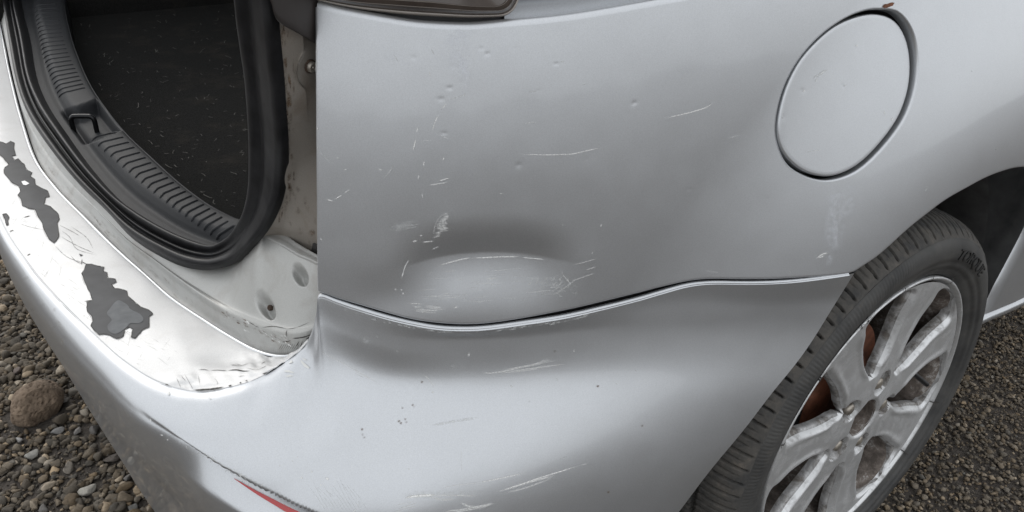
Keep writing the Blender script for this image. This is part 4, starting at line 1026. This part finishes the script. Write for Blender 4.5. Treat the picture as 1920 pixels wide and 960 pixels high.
PA = z5([(-40, 40), (-10, 52), (0, 60), (25, 70), (45, 58), (62, 66), (60, 90), (68, 118), (50, 122), (62, 140), (80, 132), (92, 150), (106, 158), (112, 180), (138, 192), (130, 208), (150, 222), (152, 245), (175, 258), (205, 272), (213, 295), (195, 300), (188, 330), (215, 338), (230, 352), (250, 368), (256, 390), (245, 410), (250, 430), (252, 470), (232, 495), (210, 478), (190, 440), (182, 410), (165, 385), (150, 350), (120, 345), (96, 335), (92, 310), (76, 290), (88, 275), (82, 250), (50, 235), (18, 195), (22, 170), (38, 160), (15, 130), (0, 118), (-40, 100)])
PBP = z5([(370, 585), (405, 590), (448, 598), (442, 615), (460, 622), (460, 645), (495, 650), (500, 662), (478, 672), (492, 690), (515, 692), (545, 702), (548, 722), (575, 745), (605, 772), (640, 782), (656, 800), (640, 810), (640, 855), (610, 868), (580, 905), (563, 900), (570, 865), (555, 855), (535, 865), (530, 895), (500, 905), (470, 890), (445, 885), (425, 888), (405, 870), (388, 850), (400, 830), (392, 805), (375, 790), (372, 750), (398, 740), (385, 705), (365, 665), (350, 625), (362, 610)])
PC = z5([(470, 780), (505, 742), (545, 760), (560, 780), (600, 800), (615, 825), (595, 840), (560, 840), (540, 860), (500, 885), (470, 875), (462, 850), (480, 825), (460, 800)])
PD = z5([(12, 372), (30, 368), (42, 385), (34, 395), (38, 415), (28, 420), (22, 395)]); PE = z5([(338, 540), (356, 546), (346, 552)]); PF = z5([(92, 232), (106, 228), (126, 240), (112, 248), (100, 246)])
patch_on('flaked_paint_patch', jag(PA, 5, .5, 1), BVL, 'plastic_bare', bumper, .0005)
patch_on('flaked_paint_patch', jag(PBP, 5, .5, 2), BVL, 'plastic_bare', bumper, .0005)
patch_on('sanded_spot', cr(PC, 60, closed=True), BVL, 'plastic_scuffed', bumper, .0008)
patch_on('flaked_paint_patch', jag(PD, 4, .4, 3), BVL, 'plastic_bare', bumper, .0005)
patch_on('flaked_paint_patch', PE, BVL, 'plastic_bare', bumper, .0005)
patch_on('paint_flake', PF, BVL, 'white_chip', bumper, .0009)
# hairline cracks in the ledge's paint, and edge shade painted round the flaked patches
S = Strokes(); H = Strokes()
for P_, sd_ in ((PA, 1), (PBP, 2), (PD, 3)):
    q = jag(P_, 5, .5, sd_); q = np.vstack([q, q[:1]])
    for i in range(0, len(q)-1, 4): S.add(q[i:i+6], 1.6, BVL, .75, .0008, curve=False, taper=False)
    for i in range(0, len(q)-1, 7): H.add(q[i:i+5]+np.array([-1.6, 1.4]), 2.4, BVL, .5, .0007, curve=False)
for P in ([(250, 415), (300, 440), (345, 465)], [(258, 465), (330, 505), (410, 540)], [(230, 500), (290, 555), (365, 580)], [(80, 410), (130, 425), (185, 437)], [(300, 545), (330, 575), (360, 582)], [(262, 440), (300, 470), (330, 520), (420, 548)], [(300, 420), (370, 470), (400, 520)]):
    H.add(z5(P), 1.8, BVL)
for P in ([(360, 745), (380, 742), (398, 738)], [(362, 860), (378, 868), (392, 880), (412, 886)], [(358, 858), (372, 862)], [(40, 445), (60, 438)], [(115, 548), (132, 540)], [(100, 385), (132, 376)], [(350, 590), (352, 560)], [(372, 585), (350, 574)]): S.add(z5(P), 2.2, BVL)
rh = np.random.default_rng(3)
for _ in range(70):
    c_ = np.array([rh.uniform(20, 330), 0]); c_[1] = np.interp(c_[0], [0, 106, 223, 330], [380, 520, 640, 690])+rh.uniform(-40, 30); a_ = rh.choice([.3, 1.9, .5, 2.1])+rh.normal(0, .15); l_ = rh.uniform(4, 16)
    d_ = np.array([math.cos(a_), math.sin(a_)])*l_; H.add([c_-d_, c_+rh.normal(0, 1.2, 2), c_+d_], 1.1, BVL, .55)
z6 = lambda P: [(x/6+300, y/6+600) for x, y in P]
for P, w in (([(760, 572), (850, 562), (900, 570), (940, 577), (1020, 573)], 2.6), ([(560, 572), (640, 566), (700, 570), (760, 572)], 1.1), ([(900, 712), (912, 710)], 2.5), ([(430, 565), (500, 560), (560, 575)], 1.2), ([(1140, 500), (1165, 480), (1200, 470)], 1.2)):
    S.add(z6(P), w, BVL)
for P in ([(180, 640), (240, 770)], [(270, 600), (340, 720), (380, 790)], [(230, 620), (300, 700)], [(430, 620), (450, 740)], [(600, 650), (650, 700), (640, 740)], [(780, 500), (900, 520), (1000, 490)], [(960, 540), (1100, 560), (1230, 500)], [(880, 640), (960, 625)], [(800, 520), (860, 500), (940, 515)]): H.add(z6(P), 2.2, BVL, .8)
E_line = proj(Ed)
def along_edge(x0, x1):
    q = E_line[(E_line[:, 0] > x0) & (E_line[:, 0] < x1) & (E_line[:, 1] > 560) & (E_line[:, 1] < 740)]; return q[::max(1, len(q)//8)]
for a, b_, w in ((363, 423, 3.0), (428, 436, 2.2), (449, 454, 2.4), (460, 465, 2.4), (492, 505, 2.4), (571, 580, 3.0), (310, 318, 2.0)):
    q = along_edge(a, b_)+np.array([0, -2.6]); 
    if len(q) > 1: S.add(q, w, BVL, 1.0, .0008)
S.build('ledge_crack_and_rim_shade', 'd_crack_shade', bumper); H.build('hairline_crack', 'd_hair', bumper)
# cracks and dirt in the tail panel's corner
S = Strokes(); H = Strokes(); Dm = Strokes(); Dw = Strokes()
for P, w in (([(1150, 85), (1280, 72), (1430, 100)], 1.6), ([(1430, 100), (1500, 95), (1580, 70), (1690, 20)], 1.0), ([(1435, 100), (1420, 160), (1432, 188)], 1.6), ([(1490, 205), (1600, 195), (1720, 155)], 2.6), ([(1365, 247), (1420, 242), (1478, 225)], 2.6), ([(1565, 235), (1535, 300)], 2.2), ([(1610, 225), (1570, 330)], 1.8), ([(1640, 215), (1700, 190)], 4.5), ([(1000, 20), (1120, 90)], 1.2)):
    S.add(z6(P), w, BVT)
for k in range(9): x = 1330+k*24; S.add(z6([(x+55, 250), (x+30, 300), (x, 345)]), 1.0, BVT, .7)
for k in range(16): x = 1110+k*22; H.add(z6([(x, 270+k*4), (x-3, 345+k*3)]), .9, BVT, .6)
rm = np.random.default_rng(9)
for _ in range(60):
    t_ = rm.random(); c_ = np.array([np.interp(t_, [0, .4, 1], [418, 470, 545]), np.interp(t_, [0, .4, 1], [586, 614, 641])])+rm.normal(0, 4, 2); d_ = np.array([.82, .5])*rm.uniform(2, 8)
    (Dm if rm.random() < .6 else Dw).add([c_-d_, c_+rm.normal(0, 1.4, 2), c_+d_], rm.uniform(1.2, 4), BVT, rm.uniform(.4, 1))
for _ in range(40):
    t_ = rm.random(); c_ = np.array([np.interp(t_, [0, .3, .6, 1], [62, 150, 260, 380]), np.interp(t_, [0, .3, .6, 1], [270, 388, 485, 590])])+rm.normal(0, 5, 2); d_ = np.array([.65, .75])*rm.uniform(4, 16)
    Dm.add([c_-d_, c_+d_], rm.uniform(2, 6), BVT, rm.uniform(.1, .35))
Dm.add([(268, 508), (280, 520), (292, 528)], 9, BVT, .9); Dm.add([(270, 514), (288, 518)], 6, BVT, .9)
S.build('panel_crack', 'd_crack_shade', tail); H.build('hairline_crack', 'd_hair', tail); Dm.build('dirt_smear', 'd_mud', tail); Dw.build('paint_shred', 'd_scratch', tail)
# pale slivers of lifted paint by the bumper corner
for P in ([(1580, 440), (1610, 470), (1660, 510), (1690, 540), (1670, 548), (1620, 520), (1590, 480)], [(1600, 425), (1640, 440), (1655, 458), (1620, 450)], [(1400, 570), (1450, 566), (1500, 585), (1510, 600), (1450, 590), (1405, 585)], [(1410, 630), (1470, 618), (1500, 630), (1440, 645)], [(1440, 455), (1480, 450), (1500, 480), (1450, 490)], [(90, 810), (110, 800), (115, 840), (95, 850)], [(540, 860), (555, 862), (580, 895), (560, 888)]):
    patch_on('paint_flake', z6(P), BV, 'scratch', bumper, .0005)
# ---- scratches on the quarter panel
za = lambda P: [(x/2.8235+560, y/2.8235) for x, y in P]; zb = lambda P: [(x/2.8235+560, y/2.8235+340) for x, y in P]; zc = lambda P: [(x/1.8456+1240, y/1.8456) for x, y in P]
S = Strokes(); H = Strokes(); T = Strokes()
for P, w in (([(1165, 815), (1300, 819), (1440, 815), (1520, 798), (1600, 780)], 2.6), ([(787, 543), (755, 580)], 2.2), ([(740, 605), (720, 650), (705, 697)], 2.4), ([(632, 672), (622, 702)], 3.2), ([(622, 725), (612, 770), (605, 797)], 3.6), ([(420, 893), (447, 902)], 2.2), ([(205, 830), (212, 842)], 2), ([(690, 375), (697, 405)], 2.6), ([(98, 670), (104, 690)], 3), ([(98, 775), (106, 785)], 3), ([(880, 490), (876, 510)], 2), ([(240, 897), (262, 895)], 2), ([(665, 850), (660, 880)], 3.4), ([(637, 920), (632, 955)], 3), ([(770, 830), (762, 850)], 3), ([(740, 958), (800, 940)], 3)): S.add(za(P), w, BVQ)
for P, w in (([(735, 710), (765, 722), (797, 735)], 2.2), ([(640, 746), (700, 742)], 2.2), ([(1212, 488), (1265, 479)], 4), ([(1180, 656), (1262, 645)], 3.4), ([(785, 530), (860, 508), (882, 498)], 2.2), ([(110, 800), (180, 870)], 2), ([(505, 880), (450, 945)], 2.4), ([(500, 285), (530, 330)], 3), ([(700, 260), (720, 290)], 3.4), ([(1380, 330), (1410, 322)], 3), ([(1500, 450), (1525, 442)], 3), ([(90, 700), (92, 900)], 2.2), ([(96, 200), (94, 420)], 2)): H.add(za(P), w, BVQ)
for P, w in (([(145, 94), (170, 100), (188, 107)], 3), ([(190, 97), (215, 80), (230, 72)], 3), ([(238, 65), (272, 42)], 2.4), ([(600, 320), (628, 312)], 4), ([(650, 321), (690, 318), (716, 315)], 3.2), ([(703, 360), (743, 343)], 3), ([(745, 443), (800, 428), (860, 412), (915, 404)], 3.2), ([(920, 406), (1000, 402), (1090, 398), (1170, 398)], 3.6), ([(1180, 402), (1300, 412)], 2.4), ([(585, 412), (565, 445), (553, 482), (545, 515)], 2.6), ([(504, 568), (520, 573)], 4.5), ([(548, 592), (558, 594)], 5), ([(540, 572), (549, 576)], 3.5), ([(640, 288), (655, 284)], 3), ([(115, 300), (124, 312)], 3), ([(1395, 232), (1400, 228)], 3), ([(1595, 240), (1606, 225)], 2.5), ([(1060, 62), (1080, 66)], 2), ([(690, 20), (790, 4)], 2.4), ([(650, 60), (660, 90)], 2), ([(820, 668), (842, 664)], 3.6)): S.add(zb(P), w, BVQ)
rs = np.random.default_rng(12)
scuff = np.array([(770, 172), (800, 166), (802, 210), (795, 235), (808, 260), (770, 268), (755, 292), (705, 302), (715, 255), (720, 225), (745, 190)], float)
for y_ in np.arange(172, 302, 4.2):
    xs_ = []
    for a, b_ in zip(scuff, np.roll(scuff, -1, 0)):
        if (a[1]-y_)*(b_[1]-y_) < 0: xs_.append(a[0]+(b_[0]-a[0])*(y_-a[1])/(b_[1]-a[1]))
    if len(xs_) >= 2: x0, x1 = min(xs_), max(xs_); f0 = rs.uniform(0, .25); S.add(zb([(x0+(x1-x0)*f0, y_+3), (x1-(x1-x0)*rs.uniform(0, .2), y_-2)]), 1.9, BVQ, rs.uniform(.35, .9))
S.add(zb([(712, 290), (722, 230), (748, 188), (775, 170), (800, 168)]), 2, BVQ, .6)
for _ in range(46): 
    x, y_ = rs.uniform(660, 1290), rs.uniform(445, 640); l_ = rs.uniform(8, 70); (S if rs.random() < .35 else H).add(zb([(x-l_, y_+l_*.08), (x+l_, y_-l_*.06)]), rs.uniform(1.2, 2.6), BVQ, rs.uniform(.25, .8))
for _ in range(26): 
    x, y_ = rs.uniform(610, 770), rs.uniform(645, 695); l_ = rs.uniform(8, 40); S.add(zb([(x-l_, y_-2), (x+l_, y_+2)]), rs.uniform(1.4, 2.8), BVQ, rs.uniform(.4, 1))
for _ in range(60):
    x, y_ = rs.normal(1370, 45), rs.normal(555, 32); a_ = rs.uniform(-1.2, .6); l_ = rs.uniform(4, 20); H.add(zb([(x-l_*math.cos(a_), y_-l_*math.sin(a_)), (x+rs.normal(0, 5), y_+rs.normal(0, 5)), (x+l_*math.cos(a_), y_+l_*math.sin(a_))]), 1.8, BVQ, rs.uniform(.5, 1))
for _ in range(30):
    x, y_ = rs.uniform(1210, 1440), rs.uniform(510, 545); l_ = rs.uniform(4, 14); S.add(zb([(x-l_, y_+l_*.8), (x+l_, y_-l_*.6)]), 1.5, BVQ, rs.uniform(.3, .7))
S.add(zb([(1390, 485), (1420, 520), (1445, 552)]), 2, BVQ, .7)
for P in ([(1450, 442), (1520, 425), (1575, 408)], [(1518, 470), (1575, 450)], [(1440, 528), (1500, 508), (1566, 485)], [(1350, 600), (1390, 575), (1465, 520)], [(1335, 590), (1380, 555)], [(1550, 385), (1558, 370)]): S.add(zb(P), 2, BVQ, .7)
for _ in range(10): y_ = rs.uniform(205, 245); x = rs.uniform(470, 560); H.add(zb([(x, y_+18), (x+120, y_)]), rs.uniform(2, 5), BVQ, .35)
for P, w in (([(5, 410), (90, 391), (150, 373), (176, 357)], 3), ([(533, 896), (555, 880), (577, 874)], 4), ([(540, 893), (565, 884)], 3), ([(70, 270), (73, 274)], 2.4)): S.add(zc(P), w, BVQ)
for P, w in (([(225, 479), (272, 467)], 2.4), ([(150, 935), (200, 945)], 2), ([(910, 665), (920, 645)], 2.6), ([(1070, 245), (1076, 248)], 2.4), ([(1155, 515), (1157, 520)], 3), ([(440, 940), (446, 946)], 3)): H.add(zc(P), w, BVQ, 1)
S.build('panel_scratch', 'd_scratch', quarter); H.build('faint_panel_scratch', 'd_faint', quarter)
for P, w, a in (([(590, 635), (600, 720), (598, 800), (590, 880)], 44, .8), ([(640, 630), (650, 700), (640, 760)], 26, .5), ([(580, 640), (680, 620)], 26, .6), ([(585, 880), (578, 925)], 14, .7)): T.add(zc(P), w, BVQ, a, n=16)
for P, w, a in (([(820, 165), (835, 240), (850, 320), (862, 420)], 60, .9), ([(600, 180), (640, 200), (700, 180), (790, 175)], 50, .6), ([(870, 290), (880, 400), (878, 560)], 24, .6), ([(480, 260), (510, 320)], 36, .5), ([(980, 385), (1060, 440)], 40, .35), ([(760, 165), (840, 175), (930, 168)], 26, .7)): T.add(za(P), w, BVQ, a, n=16)
T.build('water_stain', 'd_stain', quarter)
S = Strokes(); H = Strokes()
for P, w in (([(672, 160), (680, 156)], 4), ([(488, 318), (498, 312)], 5), ([(770, 384), (773, 398)], 2), ([(795, 420), (800, 405)], 2.4)): S.add(zc(P), w, BVF)
for P, w in (([(496, 527), (552, 518)], 2.4), ([(525, 270), (575, 240)], 7), ([(530, 285), (545, 262)], 5), ([(630, 300), (640, 292)], 4), ([(415, 410), (422, 405)], 4)): H.add(zc(P), w, BVF)
S.build('flap_scratch', 'd_scratch', flap); H.build('faint_flap_scratch', 'd_faint', flap)
patch_on('rust_spot', jag(zc([(764, 24), (772, 14), (786, 12), (798, 8), (806, 10), (800, 20), (788, 24), (778, 28)]), 3, .7, 4), BVQ, 'rust', quarter, .0004, 4)
# ---- scuffs on the bumper
zd = lambda P: [(x/2.5946+560, y/2.5946+620) for x, y in P]; ze = lambda P: [(x/5.053+260, y/5.053+770) for x, y in P]
S = Strokes(); H = Strokes()
for k in range(11): 
    o_ = rs.uniform(-22, 22); x0 = rs.uniform(895, 1090); S.add(zd([(x0, 207+o_*.3-(x0-895)*.09), ((x0+1310)/2, 180+o_*.7-(x0-895)*.05), (x0+rs.uniform(150, 260), 155+o_)]), rs.uniform(1.3, 2.2), BV, rs.uniform(.3, .75))
S.add(zd([(895, 200), (930, 206), (1000, 195), (1090, 178)]), 2.2, BV, .9)
for P, w, a in (([(515, 815), (560, 805), (620, 799), (672, 800)], 5, 1), ([(525, 812), (600, 803), (660, 802)], 6, .8), ([(640, 808), (700, 822), (760, 820)], 6, .45), ([(660, 800), (760, 800), (870, 803)], 3, .6), ([(880, 738), (960, 722), (1095, 692)], 3.6, .75), ([(690, 768), (760, 752), (890, 738)], 2.5, .4), ([(960, 785), (1050, 758), (1150, 722), (1260, 688), (1365, 655)], 3.2, 1), ([(1000, 772), (1100, 742), (1245, 703)], 5, .7), ([(1010, 785), (1100, 765), (1240, 712)], 4, .5), ([(1365, 655), (1410, 645)], 2, .5), ([(780, 835), (860, 860), (950, 838)], 7, .6), ([(700, 878), (800, 868), (960, 835)], 4, .6), ([(740, 885), (880, 862)], 3, .7), ([(470, 850), (560, 830)], 2, .6), ([(480, 868), (580, 835)], 2, .6), ([(460, 880), (580, 850)], 2, .6), ([(790, 575), (793, 690)], 1.8, .4), ([(70, 80), (200, 150), (300, 205), (360, 235)], 1.8, .55), ([(260, 190), (330, 225), (400, 262)], 2, .5), ([(270, 205), (320, 230)], 2, .4), ([(820, 115), (835, 118)], 9, .6), ([(1335, 95), (1342, 100)], 5, .6), ([(646, 298), (658, 300)], 5, 1), ([(1028, 265), (1042, 275)], 4, .7), ([(1540, 255), (1552, 262)], 3, .7), ([(1635, 192), (1644, 198)], 3, .6), ([(130, 715), (150, 722)], 4, 1), ([(282, 845), (292, 848)], 4, 1), ([(10, 712), (22, 716)], 3, 1), ([(60, 680), (66, 692)], 3, .8), ([(105, 745), (112, 755)], 3, .8), ([(530, 672), (540, 675)], 3, .8), ([(268, 878), (276, 872)], 4, .9)): S.add(zd(P), w, BV, a)
for P, w, a in (([(640, 462), (760, 440), (878, 422)], 7, .7), ([(740, 175), (770, 170)], 9, .5), ([(310, 30), (345, 60)], 16, .4), ([(370, 20), (400, 45)], 5, .5), ([(460, 90), (490, 104)], 3, .5), ([(1250, 240), (1262, 236)], 8, .6), ([(500, 800), (900, 790)], 18, .35), ([(1260, 630), (1320, 605)], 4, .4)): H.add(zd(P), w, BV, a)
for k in range(13): x0 = 40+k*17; H.add(zd([(x0, 735+rs.uniform(-30, 40)), (x0+50, 810), (x0+95, 880)]), 1.6, BV, .7)
for k in range(70):
    t_ = rs.random(); c_ = np.array([np.interp(t_, [0, .5, 1], [430, 800, 1140]), np.interp(t_, [0, .5, 1], [335, 545, 725])])+rs.normal(0, 16, 2)+np.array([8, -14]); a_ = rs.choice([.55, 1.2, -1.1])+rs.normal(0, .25); l_ = rs.uniform(4, 26)
    S.add(ze([(c_[0]-l_*math.cos(a_), c_[1]-l_*math.sin(a_)), (c_[0]+l_*math.cos(a_), c_[1]+l_*math.sin(a_))]), rs.uniform(1.0, 2.0), BV, rs.uniform(.5, 1))
for P in ([(205, 225), (240, 235)], [(110, 70), (125, 105)], [(270, 265), (285, 280)], [(1450, 470), (1465, 482)], [(1330, 515), (1345, 525)], [(1500, 435), (1510, 445)], [(1640, 570), (1650, 590)], [(1770, 640), (1800, 660)], [(1530, 635), (1560, 640)]): S.add(ze(P), 3, BV, 1)
for P, w in (([(1660, 420), (1700, 470)], 3), ([(850, 1010), (950, 975)], 1.6)): S.add([(x/2.087, y/2.087+500) for x, y in P], w, BV, .5)
# worn paint below the seam lip
for k in range(80):
    x = rs.uniform(612, 1120); y_ = np.interp(x, seam_px[:, 0], seam_px[:, 1])+rs.uniform(4, 9)+(2 if x < 760 else 0); l_ = rs.uniform(2, 9); sl_ = .25 if x < 850 else -.2
    H.add([(x-l_, y_-l_*sl_), (x+l_, y_+l_*sl_)], rs.uniform(1.5, 4), BV, rs.uniform(.3, .9))
S.build('bumper_scratch', 'd_scratch', bumper); H.build('faint_bumper_scuff', 'd_faint', bumper)
Dm = Strokes()
for x, y_ in ((488, 440), (498, 450), (520, 430), (524, 445), (565, 370), (555, 362), (505, 375), (308, 480), (312, 505), (318, 520), (600, 250), (1120, 345), (1245, 100), (1455, 270), (1670, 462), (1505, 785)): Dm.add(zd([(x-5, y_+6), (x, y_), (x+5, y_-7)]), 6, BV, .8)
Dm.build('dirt_spot', 'd_mud', bumper)
rr2 = np.random.default_rng(33); Dw = Strokes()
for _ in range(34):
    t_ = rr2.random(); c_ = np.array([np.interp(t_, [0, .3, .6, 1], [20, 130, 220, 330]), np.interp(t_, [0, .3, .6, 1], [520, 690, 800, 940])])+rr2.normal(0, 12, 2)+np.array([20, -8]); l_ = rr2.uniform(3, 9)
    Dw.add([c_-(l_*.5, l_), c_+(l_*.5, l_)], rr2.uniform(6, 14), BV, rr2.uniform(.15, .5))
Dw.build('grey_smear', 'd_grey', bumper)  # soft grey smears scattered down the bumper's lower face
# ---- screws
def disc_at(name, px, bv, r_px, profile, mat, parent, k=16):
    h = cast(px, bv); n_ = h[1] if h[1].dot(Vector(CAM)-h[0]) > 0 else -h[1]; n_ = np.array(n_); a_ = np.cross(n_, [0, 0, 1.0]); a_ /= np.linalg.norm(a_); b_ = np.cross(n_, a_); c_ = np.array(h[0]); s_ = r_px*(h[0]-Vector(CAM)).length/FPX
    V = []; F_ = []
    for (rr__, hh) in profile:
        for q in range(k): t_ = 2*np.pi*q/k; V.append(c_+s_*rr__*(math.cos(t_)*a_+math.sin(t_)*b_)+n_*hh)
    for i in range(len(profile)-1):
        for q in range(k): F_.append((i*k+q, i*k+(q+1) % k, (i+1)*k+(q+1) % k, (i+1)*k+q))
    return mesh(name, V, F_, mat, parent)
disc_at('bolt_rust_ring', (581, 124), BVP, 13, [(1.0, .0003), (.95, .0012), (.80, .0014), (.74, .001)], 'rust_dark', pillar)
disc_at('pillar_bolt', (581, 124), BVP, 13, [(.76, .0004), (.74, .0035), (.55, .0042), (.40, .0042), (.36, .0028), (.22, .0028), (.2, .0042), (.01, .0044)], 'bolt', pillar)
disc_at('panel_screw', (509, 577), BVT, 5.5, [(1.0, -.001), (.95, .0025), (.6, .0032), (.3, .0020), (.01, .002)], 'rust_dark', tail)
Dp = Strokes()
for _ in range(80):
    t_ = rr2.random(); c_ = np.array([np.interp(t_, [0, .3, .7, 1], [524, 533, 540, 520]), np.interp(t_, [0, .3, .7, 1], [40, 170, 330, 420])])+np.array([abs(rr2.normal(0, 7)), 0]); l_ = rr2.uniform(3, 16)
    Dp.add([c_-(0, l_), c_+(rr2.normal(0, 1), l_)], rr2.uniform(2, 9), BVP, rr2.uniform(.25, .9))
for _ in range(25): c_ = np.array([rr2.uniform(540, 592), rr2.uniform(350, 480)]); Dp.add([c_-(2, 8), c_+(2, 8)], rr2.uniform(5, 14), BVP, rr2.uniform(.15, .5))
Dp.build('grime_streak', 'd_mud', pillar)
patch_on('torn_sealant', jag([(590, 458), (594, 452), (600, 455), (604, 478), (598, 482), (591, 476), (588, 468)], 3, 1, 8), BVP, 'crack', pillar, .003, 5)
